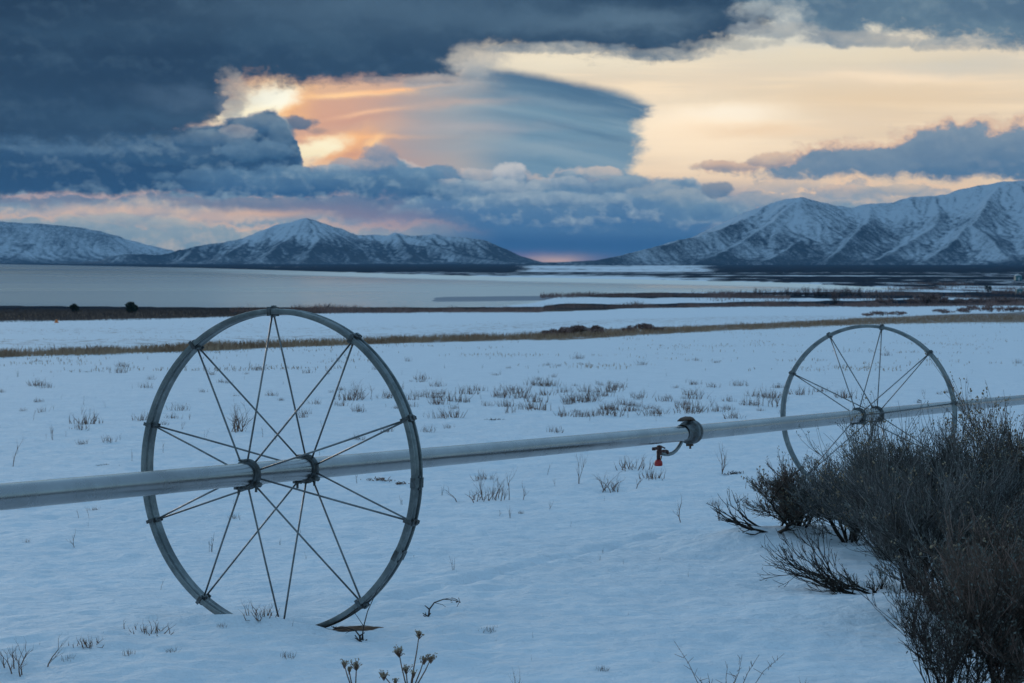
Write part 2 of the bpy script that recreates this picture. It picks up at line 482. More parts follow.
for (x_, y_, rx_, ry_, cc_, k_) in [(380, 8, 190, 26, (78, 105, 130), 0.6), (560, 18, 80, 12, (86, 113, 137), 0.5), (640, 24, 60, 12, (98, 124, 146), 0.5), (300, 40, 90, 10, (60, 87, 112), 0.5),
                                    (120, 84, 110, 14, (34, 55, 80), 0.6), (190, 98, 46, 10, (74, 98, 124), 0.6), (70, 30, 120, 12, (50, 75, 100), 0.5), (60, 148, 140, 5, (84, 114, 142), 0.6),
                                    (30, 170, 150, 14, (36, 66, 98), 0.6), (150, 118, 80, 8, (58, 86, 112), 0.5), (450, 46, 60, 10, (50, 74, 100), 0.5), (170, 160, 70, 6, (52, 86, 118), 0.5)]:
    c = blob(c, x_, y_, rx_, ry_, cc_, k_, 24, 12)

tint = wt.nodes.new('ShaderNodeMix')
tint.data_type = 'RGBA'
tint.blend_type = 'MULTIPLY'
tint.inputs[0].default_value = 1.0
wt.links.new(c, tint.inputs[6])
tint.inputs[7].default_value = (1.05, 1.01, 0.93, 1)
c = tint.outputs[2]

# above and behind the picture the overcast thins to the plain blue of the evening sky
nishita = wt.nodes.new('ShaderNodeTexSky')
nishita.sky_type = 'NISHITA'
nishita.sun_disc = False
nishita.sun_elevation = SUN_EL
nishita.sun_rotation = SUN_AZ
nishita.dust_density = 1.0
hsv = wt.nodes.new('ShaderNodeMix')
hsv.data_type = 'RGBA'
hsv.blend_type = 'MULTIPLY'
hsv.inputs[0].default_value = 1.0
wt.links.new(nishita.outputs[0], hsv.inputs[6])
hsv.inputs[7].default_value = (SKY_K * 0.74, SKY_K * 1.03, SKY_K * 1.22, 1)
hi = mixc(wt, 0.45, hsv.outputs[2], OVERCAST)
away = AZ.op('ABSOLUTE').step(900, 2600)
up = EL.step(270, 800)
fac = away.max(up).max(1.0 - EL.step(-40, -10))
hi = mixc(wt, EL.step(-40, -10), lin((96, 118, 146)), hi)
bgs = []
for q in (c, hi):
    b = wt.nodes.new('ShaderNodeBackground')
    wt.links.new(q, b.inputs[0])
    b.inputs[1].default_value = CLOUD_GAIN if q is c else 1.0
    bgs.append(b)
bgn = wt.nodes.new('ShaderNodeMixShader')
wt.links.new(fac.s, bgn.inputs[0])
wt.links.new(bgs[0].outputs[0], bgn.inputs[1])
wt.links.new(bgs[1].outputs[0], bgn.inputs[2])
wo = wt.nodes.new('ShaderNodeOutputWorld')
wt.links.new(bgn.outputs[0], wo.inputs[0])
world.cycles.sampling_method = 'MANUAL'
world.cycles.sample_map_resolution = 512
# ------------------------------------------------------------------ numpy noise
def _hash(ix, iy, seed):
    h = (ix.astype(np.int64) * 374761393 + iy.astype(np.int64) * 668265263 + seed * 974711) & 0xFFFFFFFF
    h = ((h ^ (h >> 13)) * 1274126177) & 0xFFFFFFFF
    return (h ^ (h >> 16)) & 0xFFFFFFFF


def gnoise(x, y, seed=0):
    """gradient noise, about -1..1"""
    x0, y0 = np.floor(x), np.floor(y)
    fx, fy = x - x0, y - y0
    u, v = fx * fx * fx * (fx * (fx * 6 - 15) + 10), fy * fy * fy * (fy * (fy * 6 - 15) + 10)
    out = []
    for j in (0, 1):
        for i in (0, 1):
            a = _hash(x0 + i, y0 + j, seed) * (2 * np.pi / 2 ** 32)
            out.append(np.cos(a) * (fx - i) + np.sin(a) * (fy - j))
    a = out[0] + u * (out[1] - out[0])
    b = out[2] + u * (out[3] - out[2])
    return 1.5 * (a + v * (b - a))


def fbm(x, y, octaves=4, seed=0, gain=0.5, lac=2.03):
    s, a, n = 0.0, 1.0, 0.0
    for k in range(octaves):
        s = s + a * gnoise(x * lac ** k, y * lac ** k, seed + k * 17)
        n += a
        a *= gain
    return s / n


def sstep(x, a, b):
    t = np.clip((x - a) / (b - a), 0, 1)
    return t * t * (3 - 2 * t)


def project(x, y, z):
    """where a place in the world appears in the photograph"""
    c, s = math.cos(PITCH), math.sin(PITCH)
    zz = z - CAM_Z
    d = np.maximum(y * c - zz * s, 0.01)
    return 512 + F_PX * x / d, 341.5 - F_PX * (y * s + zz * c) / d


HOR = 260.0
LAKE_Z = CAM_Z - 13.0

# ------------------------------------------------------------------ shape of the land
PR = np.array([0, 9.4, 11, 14, 20, 28, 40, 80, 160, 320, 560, 700, 1500, 30000.])
PH = np.array([-1.80, -1.81, -1.87, -1.99, -2.21, -2.47, -2.84, -3.70, -5.20, -8.2, -12.3, -12.6, -12.65, -12.6])


def shore_rows(px):
    near = np.interp(px, [-900, 0, 200, 300, 440, 500, 530, 548, 560, 620, 700, 780, 850, 910, 960],
                     [306.5, 307, 309.3, 309.5, 309.5, 308.5, 305, 300, 297.5, 294, 292.5, 291, 291, 289.5, 280])
    far = np.interp(px, [-900, 0, 100, 200, 300, 400, 512, 640, 780, 850, 910, 960],
                    [263.4, 264.2, 266, 268, 271, 274, 277, 279.6, 282.6, 286, 289, 290])
    return near, far


def water_mask(x, y):
    r = np.hypot(x, y)
    rr = np.maximum(y, 1.0)
    px = 512 + F_PX * x / rr
    row = HOR + F_PX * 13.0 / rr
    n, f = shore_rows(px)
    wob = fbm(x / 90.0, y / 260.0, 3, 5)
    n = n + wob * 0.9
    f = f + fbm(x / 300.0, y / 900.0, 2, 9) * 0.35
    m = sstep(n - row, -0.35, 0.5) * sstep(row - f, -0.15, 0.2)
    return np.where((y > 200) & (r < 9000), m, 0.0)


def on_ground_profile(r):
    return np.interp(r, PR, PH) + CAM_Z


WHEEL_R = 0.80
HUB = np.array([-1.2017, 11.0073, -1.0828 + CAM_Z])
YAW, PP = 0.4699, -0.0350
PD = np.array([math.sin(YAW) * math.cos(PP), math.cos(YAW) * math.cos(PP), math.sin(PP)])   # along the pipe
PE = np.array([math.cos(YAW), -math.sin(YAW), 0.0])
PU = np.cross(PE, PD)
SPACING = 9.8954


def ground_pt(px, row):
    """the place on the snow that appears at (px, row)"""
    d = ray(px, row)
    t = 5.0
    for k in range(26):
        r = t * math.hypot(d.x, d.y)
        t += (CAM_Z + t * d.z - float(height(np.array([d.x * t]), np.array([d.y * t]))[0])) / max(0.02, -d.z) * 0.6
    return np.array([d.x * t, d.y * t, CAM_Z + t * d.z])


TRACK = []        # foot prints of a small animal (x, y), filled once the ground is known
MOUNDS = []       # drifts (x, y, radius along x, radius along y, height)
SCOOPS = []       # hollows melted round stems (x, y, r, depth)


def height(x, y, fine=True):
    r = np.hypot(x, y)
    h = on_ground_profile(r)
    h = h + 0.25 * sstep(r, 60, 200) * fbm(x / 60.0, y / 110.0, 3, 31) * (1 - sstep(r, 420, 600))
    h = h + 0.045 * fbm(x / 2.6 + y * 0.10, y / 2.2, 2, 41) * (1 - sstep(r, 60, 160))
    if fine:
        near = 1 - sstep(r, 30, 90)
        d = fbm(x / 0.62, y / 0.50, 3, 43, 0.55)
        h = h + near * (0.032 * d - 0.030 * np.maximum(fbm(x / 0.33 + 7, y / 0.24, 2, 47), 0.12) + 0.014 * fbm(x / 0.16, y / 0.13, 2, 49))
    h = h + np.where(y < 0, 0.16 * np.maximum(r - 25, 0) * sstep(-y / np.maximum(r, 1), 0.05, 0.5) * (1 - 0.9 * sstep(r, 150, 900)), 0)
    for (mx, my, ra, rb, hh) in MOUNDS:
        q = ((x - mx) / ra) ** 2 + ((y - my) / rb) ** 2
        h = h + hh * np.exp(-q) * (1 + 0.25 * np.where(q < 6, gnoise(x * 2.3, y * 2.3, 3), 0))
    for (mx, my, ra, hh) in SCOOPS:
        q = ((x - mx) ** 2 + (y - my) ** 2) / (ra * ra)
        h = h - hh * np.exp(-q)
    for (mx, my) in TRACK:
        q = ((x - mx) ** 2 + (y - my) ** 2) / 0.008
        h = h - 0.08 * np.exp(-q) + 0.020 * np.exp(-q / 3.0)
    # the wheels stand in shallow slots they have pressed into the snow
    for k in (0, 1):
        hx, hy = (HUB + PD * SPACING * k)[:2]
        al = (x - hx) * PE[0] + (y - hy) * PE[1]
        ac = (x - hx) * math.sin(YAW) + (y - hy) * math.cos(YAW)
        # slot along the rim, its lip on the near side
        slot = np.exp(-((ac - 0.02) / 0.085) ** 2) * (1 - sstep(np.abs(al - 0.05), 0.25, 0.50))
        lip = np.exp(-((ac + 0.17) / 0.10) ** 2) * np.maximum(0, 1 - np.abs(al + 0.1) / 0.95) ** 0.8 * (1 - 0.45 * sstep(al, 0.26, 0.45))
        h = h - 0.07 * slot * (1 - 0.7 * sstep(al, 0.22, 0.32)) + 0.052 * lip * (1 - 0.35 * sstep(-al, 0.1, 0.35)) * (1 + 0.25 * gnoise(al * 5.0, ac * 5.0, 12))
    return h


# drifts round the shrubs, hollows, foot prints
for (px, row, ra, rb, hh) in [(285, 624, 0.8, 0.8, 0.035), (800, 541, 0.75, 0.55, 0.10), (742, 540, 0.35, 0.4, 0.05), (880, 612, 0.7, 0.45, 0.07), (960, 620, 0.9, 0.5, 0.08),
                              (870, 556, 0.6, 0.4, 0.05), (60, 640, 0.9, 0.5, 0.03), (620, 640, 1.2, 0.5, 0.02)]:
    p = ground_pt(px, row)
    MOUNDS.append((p[0], p[1], ra, rb, hh))
SOIL = []
for (px, row, ra, hh) in [(437, 612, 0.10, 0.03), (22, 668, 0.15, 0.03), (150, 632, 0.14, 0.03),
                          (75, 546, 0.12, 0.025), (612, 490, 0.2, 0.04), (390, 481, 0.22, 0.04), (360, 636, 0.09, 0.03), (490, 630, 0.07, 0.02)]:
    p = ground_pt(px, row)
    SCOOPS.append((p[0], p[1], ra, hh))
_tr = []
for (px, row) in [(360, 603), (420, 590), (470, 579), (545, 561), (600, 549), (650, 538), (700, 529)]:
    _tr.append(ground_pt(px, row))
_k = 0
for a, b in zip(_tr[:-1], _tr[1:]):
    n = max(1, int(np.hypot(*(b - a)[:2]) / 0.17))
    s = np.array([-(b - a)[1], (b - a)[0]]) / np.hypot(*(b - a)[:2])
    for i in range(n):
        q = a[:2] + (b - a)[:2] * (i / n) + s * (0.035 if _k % 2 else -0.035) + s * 0.03 * math.sin(_k * 1.7)
        TRACK.append((q[0], q[1]))
        _k += 1


def mesh_from_grid(name, X, Y, Z, attrs=None, smooth=True):
    nr, nc = X.shape
    me = bpy.data.meshes.new(name)
    co = np.stack([X, Y, Z], -1).reshape(-1, 3).astype(np.float32)
    idx = np.arange(nr * nc).reshape(nr, nc)
    f = np.stack([idx[:-1, :-1], idx[:-1, 1:], idx[1:, 1:], idx[1:, :-1]], -1).reshape(-1, 4).astype(np.int32)
    me.vertices.add(len(co))
    me.vertices.foreach_set('co', co.ravel())
    me.loops.add(f.size)
    me.loops.foreach_set('vertex_index', f.ravel())
    me.polygons.add(len(f))
    me.polygons.foreach_set('loop_start', np.arange(0, f.size, 4, dtype=np.int32))
    me.polygons.foreach_set('use_smooth', np.full(len(f), smooth))
    for k, v in (attrs or {}).items():
        a = me.attributes.new(k, 'FLOAT', 'POINT')
        a.data.foreach_set('value', v.ravel().astype(np.float32))
    me.update(calc_edges=True)
    return me


def link(name, me, mat=None, parent=None, kind=None):
    o = bpy.data.objects.new(name, me)
    col.objects.link(o)
    if mat:
        me.materials.append(mat)
    if parent:
        o.parent = parent
    if kind:
        o['kind'] = kind
    return o


# ------------------------------------------------------------------ materials
def material(name):
    m = bpy.data.materials.new(name)
    m.use_nodes = True
    t = m.node_tree
    return m, t, t.nodes['Principled BSDF']


def attr(t, name):
    n = t.nodes.new('ShaderNodeAttribute')
    n.attribute_name = name
    return S(t, n.outputs['Fac'])


def objpos(t):
    g = t.nodes.new('ShaderNodeNewGeometry')
    return g.outputs['Position']


def scaled(t, vec, sx, sy, sz):
    n = t.nodes.new('ShaderNodeVectorMath')
    n.operation = 'MULTIPLY'
    t.links.new(vec, n.inputs[0])
    n.inputs[1].default_value = (sx, sy, sz)
    return n.outputs[0]


def bump(t, bsdf, h, strength, dist):
    n = t.nodes.new('ShaderNodeBump')
    n.inputs['Strength'].default_value = strength
    n.inputs['Distance'].default_value = dist
    t.links.new(h.s if isinstance(h, S) else h, n.inputs['Height'])
    t.links.new(n.outputs[0], bsdf.inputs['Normal'])
    return n


def ground_material():
    m, t, b = material('snow_ground')
    P = objpos(t)
    cov, soil, far = attr(t, 'cover'), attr(t, 'soil'), attr(t, 'far')
    n1 = S(t, noise(t, scaled(t, P, 1.1, 0.55, 0), 1.0, 6, 0.62).outputs['Fac'])       # tussocks
    n2 = S(t, noise(t, scaled(t, P, 0.05, 0.012, 0), 1.0, 5, 0.6).outputs['Fac'])
    n3 = S(t, noise(t, P, 14.0, 5, 0.6).outputs['Fac'])
    n4 = S(t, noise(t, scaled(t, P, 1.7, 1.7, 0), 1.0, 4, 0.55).outputs['Fac'])
    br = cov + (n1 - 0.5) * 1.3 * (1.0 - far) + (n2 - 0.5) * 1.5 * far
    mask = br.step(0.40, 0.62) * cov.step(0.02, 0.12)
    snow = mixc(t, n4.step(0.35, 0.7), (0.74, 0.78, 0.82, 1), (0.80, 0.835, 0.87, 1))
    grass = mixc(t, n1.step(0.35, 0.65), (0.15, 0.098, 0.070, 1), (0.30, 0.205, 0.145, 1))
    brush = mixc(t, n2.step(0.35, 0.65), (0.016, 0.021, 0.030, 1), (0.042, 0.042, 0.048, 1))
    cc = mixc(t, far, grass, brush)
    cc = mixc(t, mask, snow, cc)
    cc = mixc(t, (soil + (n3 - 0.5) * 0.8).step(0.35, 0.6), cc, (0.060, 0.034, 0.020, 1))
    t.links.new(cc, b.inputs['Base Color'])
    b.inputs['Roughness'].default_value = 0.75
    sp = (1.0 - mask) * 0.12
    t.links.new(sp.s, b.inputs['Specular IOR Level'])
    n5 = S(t, noise(t, scaled(t, P, 5.0, 7.0, 0), 1.0, 5, 0.6).outputs['Fac'])
    hgt = n5 * 0.7 + n3 * 0.3
    bump(t, b, hgt, 1.0, 0.07)
    return m


def water_material():
    m, t, b = material('lake_water')
    P = objpos(t)
    sky_sheen, ice = attr(t, 'sky_sheen'), attr(t, 'ice')
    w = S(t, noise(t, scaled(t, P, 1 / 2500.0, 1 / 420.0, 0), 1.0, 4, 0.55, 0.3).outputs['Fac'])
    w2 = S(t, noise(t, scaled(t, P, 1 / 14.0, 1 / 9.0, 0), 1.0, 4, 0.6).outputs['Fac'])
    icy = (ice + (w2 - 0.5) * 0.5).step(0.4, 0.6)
    t.links.new(mixc(t, icy, mixc(t, sky_sheen, mixc(t, (attr(t, 'paleness') + (w - 0.5) * 1.2).clamp(), (0.05, 0.07, 0.085, 1), (0.52, 0.51, 0.475, 1)), (0.88, 0.82, 0.72, 1)), (0.12, 0.15, 0.20, 1)), b.inputs['Base Color'])  # cream part is the bright sky reflection put into the base colour
    b.inputs['IOR'].default_value = 1.33
    rg = (0.24 - (w - 0.5) * 0.5 + sky_sheen * 0.26 + icy * 0.2).max(0.10)
    t.links.new(rg.s, b.inputs['Roughness'])
    bump(t, b, w2, 0.25, 0.6)
    return m


M_GROUND = ground_material()
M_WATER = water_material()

# ------------------------------------------------------------------ ground sheet
fine_az = np.linspace(R(-14.2), R(14.2), 800)
out_l = R(-14.2) - (np.geomspace(1, 61, 40)[1:] - 1) / 60 * R(165.8)
az = np.concatenate([out_l[::-1], fine_az, -out_l])
rad = np.concatenate([[0.3, 1.5, 3, 4.5, 6, 7.2], np.geomspace(8.2, 48, 540), np.geomspace(48, 9300, 420)[1:]])
A, RR = np.meshgrid(az, rad)
GX, GY = RR * np.sin(A), RR * np.cos(A)
GZ = height(GX, GY)
WM = water_mask(GX, GY)
GZ = GZ * (1 - WM) + WM * (LAKE_Z - 1.2)
px, row = project(GX, GY, GZ)
front = GY > 3


def band(ctr, half, soft):
    c = np.interp(px, [p[0] for p in ctr], [p[1] for p in ctr])
    hw = np.interp(px, [p[0] for p in half], [p[1] for p in half])
    return 1 - sstep(np.abs(row - c), hw, hw + soft)


cover = np.zeros_like(GX)
wob = fbm(GX / 12.0, GY / 20.0, 3, 61) * 1.2
row = row + wob * (RR > 60)
# dry grass strip across the field
STRIP = [(-300, 357), (0, 353.5), (100, 351.5), (200, 349), (300, 345), (400, 341), (500, 338.5), (560, 336), (640, 331.5), (740, 327), (850, 322), (930, 319), (1024, 317), (1300, 312)]
cover = np.maximum(cover, 0.62 * band(STRIP, [(0, 0.9), (250, 1.2), (520, 1.6), (560, 4), (660, 3.0), (700, 1.8), (900, 2.8), (1024, 4.5)], 2.2))
cover = np.maximum(cover, 0.40 * band([(0, 343), (200, 341), (400, 335), (512, 327), (620, 321), (760, 318)], [(0, 2.0), (700, 1.2)], 5) * (RR > 50))
cover = np.maximum(cover, 0.36 * band([(0, 331), (330, 330), (600, 322)], [(0, 2.0), (700, 1.0)], 6) * (RR > 50))
# brown marsh between the field and the lake
edge = np.interp(px, [-400, 0, 100, 200, 290, 330, 420, 560, 640, 760, 835, 900, 950, 1024, 1300], [322.5, 321.2, 320, 317.8, 315.2, 313, 312.6, 312, 308.5, 306.5, 306.5, 306.5, 306, 305, 303])
top = np.interp(px, [-400, 0, 200, 420, 540, 560, 640, 760, 1024, 1300], [300, 300, 305, 307, 307, 303.5, 304, 301.5, 298.5, 297])
cover = np.maximum(cover, 0.85 * sstep(edge - row, -0.4, 0.9) * sstep(row - top, -0.6, 0.6) * (RR < 1500))
# spit and islands of marsh on the right
cover = np.maximum(cover, 0.75 * band([(520, 296), (600, 294.5), (700, 295.5), (780, 297)], [(540, 0.4), (560, 1.6), (650, 2.6), (760, 1.2), (800, 0.8)], 1.3) * (px > 538) * (px < 1100) * (RR < 1500))
cover = np.maximum(cover, 0.72 * band([(780, 293.5), (860, 294.5), (1024, 294)], [(740, 0.5), (800, 1.6), (1024, 2.2)], 1.2) * (px > 735) * (RR < 1500))
cover = np.maximum(cover, 0.52 * sstep(px, 720, 860) * sstep(row, 276, 279) * (1 - sstep(row, 297, 299)) * (1 - WM) * (RR < 2200) * (0.9 + 0.5 * fbm(GX / 60.0, GY / 130.0, 3, 66)))
# the wide plain beyond the lake
plain = sstep(287.5 - row, 0, 1.5) * (1 - WM) * sstep(px, 540, 800) + sstep(RR, 1500, 1900) * (1 - WM)
stripes = 0.70 + 0.85 * fbm(GX / 420.0 + 3, np.log(np.maximum(RR, 1)) * 22.0, 4, 71)
cover_px = sstep(px, 500, 540) * (1 - sstep(px, 690, 740)) * sstep(row, 264.5, 266)
stripes = np.where(RR > 2300, 0.92 - 0.30 * fbm(GX / 260.0, GY / 900.0, 3, 77) - 0.55 * cover_px, stripes)
cover = np.maximum(cover, np.clip(plain, 0, 1) * stripes)
cover = np.where(GY > 8.4, np.where(front, cover, 0), 0.72 * sstep(8.4 - GY, 0.0, 0.8))
far = sstep(RR, 300, 560)
soil = np.zeros_like(GX)
AL = (GX - HUB[0]) * PE[0] + (GY - HUB[1]) * PE[1]
AC = (GX - HUB[0]) * math.sin(YAW) + (GY - HUB[1]) * math.cos(YAW)
for (a0, a1, k) in ((0.20, 0.60, 1.15), (-0.08, -0.02, 0.8), (0.01, 0.06, 0.8)):          # bare earth in the slot of the near wheel
    soil = np.maximum(soil, k * sstep(AL, a0 - 0.05, a0 + 0.02) * (1 - sstep(AL, a1 - 0.02, a1 + 0.05)) * np.exp(-((AC + 0.02) / 0.12) ** 2))
g_me = mesh_from_grid('ground', GX, GY, GZ, {'cover': cover, 'far': far, 'soil': soil})
link('ground', g_me, M_GROUND, kind='structure')

# ------------------------------------------------------------------ lake
lr = np.geomspace(200, 9200, 420)
la = np.concatenate([np.linspace(R(-70), R(-15), 20), np.linspace(R(-14.5), R(14.5), 240), np.linspace(R(15), R(40), 10)])
LA, LR = np.meshgrid(la, lr)
LX, LY = LR * np.sin(LA), LR * np.cos(LA)
lpx, lrow = 512 + F_PX * LX / LY, HOR + F_PX * 13.0 / LY
_n, _f = shore_rows(lpx)
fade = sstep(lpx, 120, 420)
paleness = 0.25 + 0.75 * sstep(lpx, -50, 520) + 0.35 * sstep(lrow - _f, 6, 22) - 0.3 * (1 - sstep(lrow - _f, 4, 10))  # base colour grows paler to the right and away from the far shore
sky_sheen = fade * (1 - sstep(lrow - _f, 3.0, 5.2)) + 0.25 * sstep(lrow - _n, -4.5, -1.5) * sstep(lpx, 350, 450) + 0.22 * sstep(lpx, 150, 480) * sstep(lrow - _f, 6, 12)  # painted sky reflection: strip along the far shore, near edge, weak over the middle
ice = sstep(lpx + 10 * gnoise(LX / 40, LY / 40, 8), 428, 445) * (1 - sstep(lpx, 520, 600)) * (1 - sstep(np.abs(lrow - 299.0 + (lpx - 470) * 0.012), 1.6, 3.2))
link('lake', mesh_from_grid('lake', LX, LY, np.full_like(LA, LAKE_Z), {'sky_sheen': sky_sheen, 'ice': ice, 'paleness': paleness}), M_WATER, kind='structure')


# ------------------------------------------------------------------ mountains
def seg_height(X, Y, line, slope, gain=1.0):
    """height left by one ridge line falling away at a steady slope on both sides"""
    best = np.full(X.shape, -1e9)
    for (ax, ay, az_), (bx, by, bz) in zip(line[:-1], line[1:]):
        vx, vy = bx - ax, by - ay
        t = np.clip(((X - ax) * vx + (Y - ay) * vy) / max(1e-6, vx * vx + vy * vy), 0, 1)
        d = np.hypot(X - ax - vx * t, Y - ay - vy * t)
        best = np.maximum(best, az_ + (bz - az_) * t - slope * d * (1.12 - 0.12 * np.minimum(1, d / 60.0)))
    return best


def wp(px, row, r):
    d = ray(px, row)
    k = r / math.hypot(d.x, d.y)
    return (d.x * k, d.y * k, CAM_Z + d.z * k)


def bil(h, x, y):
    x0 = np.clip(x.astype(int), 0, h.shape[1] - 2)
    y0 = np.clip(y.astype(int), 0, h.shape[0] - 2)
    fx, fy = x - x0, y - y0
    a, b, c, d = h[y0, x0], h[y0, x0 + 1], h[y0 + 1, x0], h[y0 + 1, x0 + 1]
    return (a * (1 - fx) + b * fx) * (1 - fy) + (c * (1 - fx) + d * fx) * fy, (b - a) * (1 - fy) + (d - c) * fy, (c - a) * (1 - fx) + (d - b) * fx


def erode(h, cell, rng, drops, steps, strength):
    """rain running down the slopes, a batch of drops at a time"""
    h = h / cell
    ny, nx = h.shape
    flow = np.zeros_like(h)
    for batch in range(6):
        n = drops // 6
        x, y = rng.uniform(1, nx - 3, n), rng.uniform(1, ny - 3, n)
        vx, vy = np.zeros(n), np.zeros(n)
        sed = np.zeros(n)
        for s in range(steps):
            z, gx, gy = bil(h, x, y)
            vx, vy = vx * 0.35 - gx * 0.65, vy * 0.35 - gy * 0.65
            L = np.hypot(vx, vy) + 1e-9
            nxp, nyp = np.clip(x + vx / L, 1, nx - 3), np.clip(y + vy / L, 1, ny - 3)
            z2, _, _ = bil(h, nxp, nyp)
            dz = z - z2
            cap = np.maximum(dz, 0) * strength * 6
            dep = np.where(dz < 0, np.minimum(sed, -dz), np.where(sed > cap, (sed - cap) * 0.1, -np.minimum((cap - sed) * 0.12, np.maximum(dz, 0) * 0.5)))
            xi, yi = x.astype(int), y.astype(int)
            if batch > 2:
                np.add.at(flow, (yi, xi), 1.0)
            np.add.at(h, (yi, xi), dep * 0.35)
            np.add.at(h, (yi, xi + 1), dep * 0.2)
            np.add.at(h, (yi + 1, xi), dep * 0.2)
            np.add.at(h, (yi, xi - 1), dep * 0.125)
            np.add.at(h, (yi - 1, xi), dep * 0.125)
            sed = sed - dep
            x, y = nxp, nyp
    return h * cell, flow


def blur(h, n):
    for _ in range(n):
        p = np.pad(h, 1, mode='edge')
        h = (p[:-2, 1:-1] + p[2:, 1:-1] + p[1:-1, :-2] + p[1:-1, 2:] + 2 * h) / 6
    return h


def mountain(name, crest, spurs, xr, yr, cell, slope, seed, mat, snowfn, autos=0, drops=60000, strength=0.35, crest_k=1.3):
    rng = np.random.default_rng(seed)
    xs, ys = np.arange(xr[0], xr[1], cell), np.arange(yr[0], yr[1], cell)
    X, Y = np.meshgrid(xs, ys)
    wx = X + 14 * fbm(X / 90, Y / 90, 4, seed + 1)
    wy = Y + 14 * fbm(X / 110, Y / 110, 3, seed + 2)
    base = CAM_Z - 12.55
    c = [wp(*p) for p in crest]
    H = seg_height(wx, wy, c, slope * crest_k)
    for sp in spurs:
        H = np.maximum(H, seg_height(wx, wy, [wp(*p) for p in sp], slope * 1.3))
    ca = np.array(c)
    for k in range(autos):
        u = rng.uniform(0, len(ca) - 1.001)
        i = int(u)
        p = ca[i] + (ca[i + 1] - ca[i]) * (u - i)
        dirx = rng.normal(0, 0.45)
        hgt = p[2] - base
        line = [tuple(p)]
        L = hgt / slope * 1.25
        for j in range(1, 6):
            dirx += rng.normal(0, 0.16)
            q = line[-1]
            t = j / 5
            line.append((q[0] + dirx * L / 5, q[1] - L / 5, base + hgt * (0.94 * (1 - t) ** 1.15)))
        H = np.maximum(H, seg_height(wx, wy, line, slope * 1.3))
    s = 9.0
    q = (H - base) / s
    H = base + s * np.where(q > 20, q, np.log1p(np.exp(np.clip(q, -30, 20)))) - s * 0.02
    amp = np.clip((H - base) / 60, 0, 1)
    H = H + amp * (5.0 * fbm(X / 60, Y / 60, 6, seed + 5, 0.6) + 7.0 * (0.35 - np.abs(fbm(X / 120 + 0.4 * Y / 120, Y / 160, 4, seed + 8, 0.55))))
    H0 = H
    H, flow = erode(H, cell, rng, drops, 90, strength)
    H = blur(np.clip(H, H0 - 14.0, H0 + 1.5), 1)
    flow = np.log1p(blur(flow, 1))
    flow = np.clip((flow - blur(flow, 12)) / 0.9, -1, 1)          # +1 in the beds of the gullies
    gy, gx = np.gradient(H, cell)
    sm = blur(H, 10)
    conv = np.clip((H - sm) / 3.0, -1, 1) * 0.5 + 0.7 * flow          # scrub and bare rock on the ribs and down the gullies
    alt = (H - base) / (H.max() - base)
    H = np.where(alt < 0.012, base - 6 + (alt / 0.012) * 6, H)
    me = mesh_from_grid(name, X, Y, H, {'snow': snowfn(X, Y, H, alt, gx, gy, conv), 'alt': alt})
    return link(name, me, mat, kind='structure')


def mountain_material(name, sx, dark, pale):
    m, t, b = material(name)
    P = objpos(t)
    sn = attr(t, 'snow')
    n1 = S(t, noise(t, scaled(t, P, sx, sx, sx * 0.7), 1.0, 6, 0.66).outputs['Fac'])
    n2 = S(t, noise(t, scaled(t, P, sx * 2.6, sx * 2.6, sx * 1.6), 1.0, 4, 0.7).outputs['Fac'])
    k = (sn + (n1 - 0.5) * 1.0 + (n2 - 0.5) * 1.3)
    cc = mixc(t, n1.step(0.3, 0.7), dark, pale)
    sc = mixc(t, k.step(0.0, 0.95), cc, (0.60, 0.63, 0.67, 1))
    t.links.new(sc, b.inputs['Base Color'])
    b.inputs['Roughness'].default_value = 0.9
    b.inputs['Specular IOR Level'].default_value = 0.1
    bump(t, b, n2, 0.6, 6.0)
    return m


M_MTN = mountain_material('mountain_slope', 0.085, (0.020, 0.026, 0.034, 1), (0.050, 0.054, 0.060, 1))

right_crest = [(500, 266, 6500), (560, 263.4, 6500), (600, 260.5, 6500), (640, 252.5, 6500), (668, 243, 6480), (684, 239, 6460), (702, 236, 6430), (720, 225, 6400), (745, 213, 6350), (770, 203, 6320), (790, 198, 6300),
               (800, 196.5, 6300), (815, 201, 6320), (835, 204.5, 6340), (850, 207, 6350), (870, 204, 6360), (890, 203, 6380), (910, 197, 6400), (935, 195.5, 6420),
               (945, 194, 6430), (955, 190, 6440), (975, 186, 6450), (1000, 182, 6460), (1024, 180, 6470), (1080, 174, 6480), (1200, 166, 6480), (1350, 178, 6480)]
right_spurs = [
    [(800, 197, 6300), (775, 220, 6130), (740, 243, 5950), (700, 262, 5760)],
    [(770, 204, 6320), (735, 228, 6160), (690, 250, 5980), (650, 264, 5850)],
    [(835, 205, 6340), (826, 222, 6190), (800, 240, 6000), (776, 256, 5830), (755, 266, 5700)],
    [(870, 204, 6360), (868, 222, 6200), (850, 240, 6000), (830, 262, 5760)],
    [(935, 196, 6420), (941, 220, 6190), (915, 240, 6000), (890, 253, 5880), (862, 267, 5700)],
    [(1000, 183, 6460), (985, 205, 6260), (972, 224, 6080), (948, 246, 5900), (922, 263, 5740)],
    [(972, 224, 6080), (996, 244, 5900), (1016, 262, 5720)],
    [(1080, 175, 6480), (1060, 212, 6180), (1044, 240, 5920), (1030, 263, 5700)],
    [(1200, 168, 6480), (1160, 210, 6180), (1120, 240, 5920), (1100, 263, 5700)],
    [(640, 254, 6500), (625, 262, 6400), (600, 268, 6300)], [(684, 240, 6460), (668, 254, 6300), (640, 266, 6150)],
]


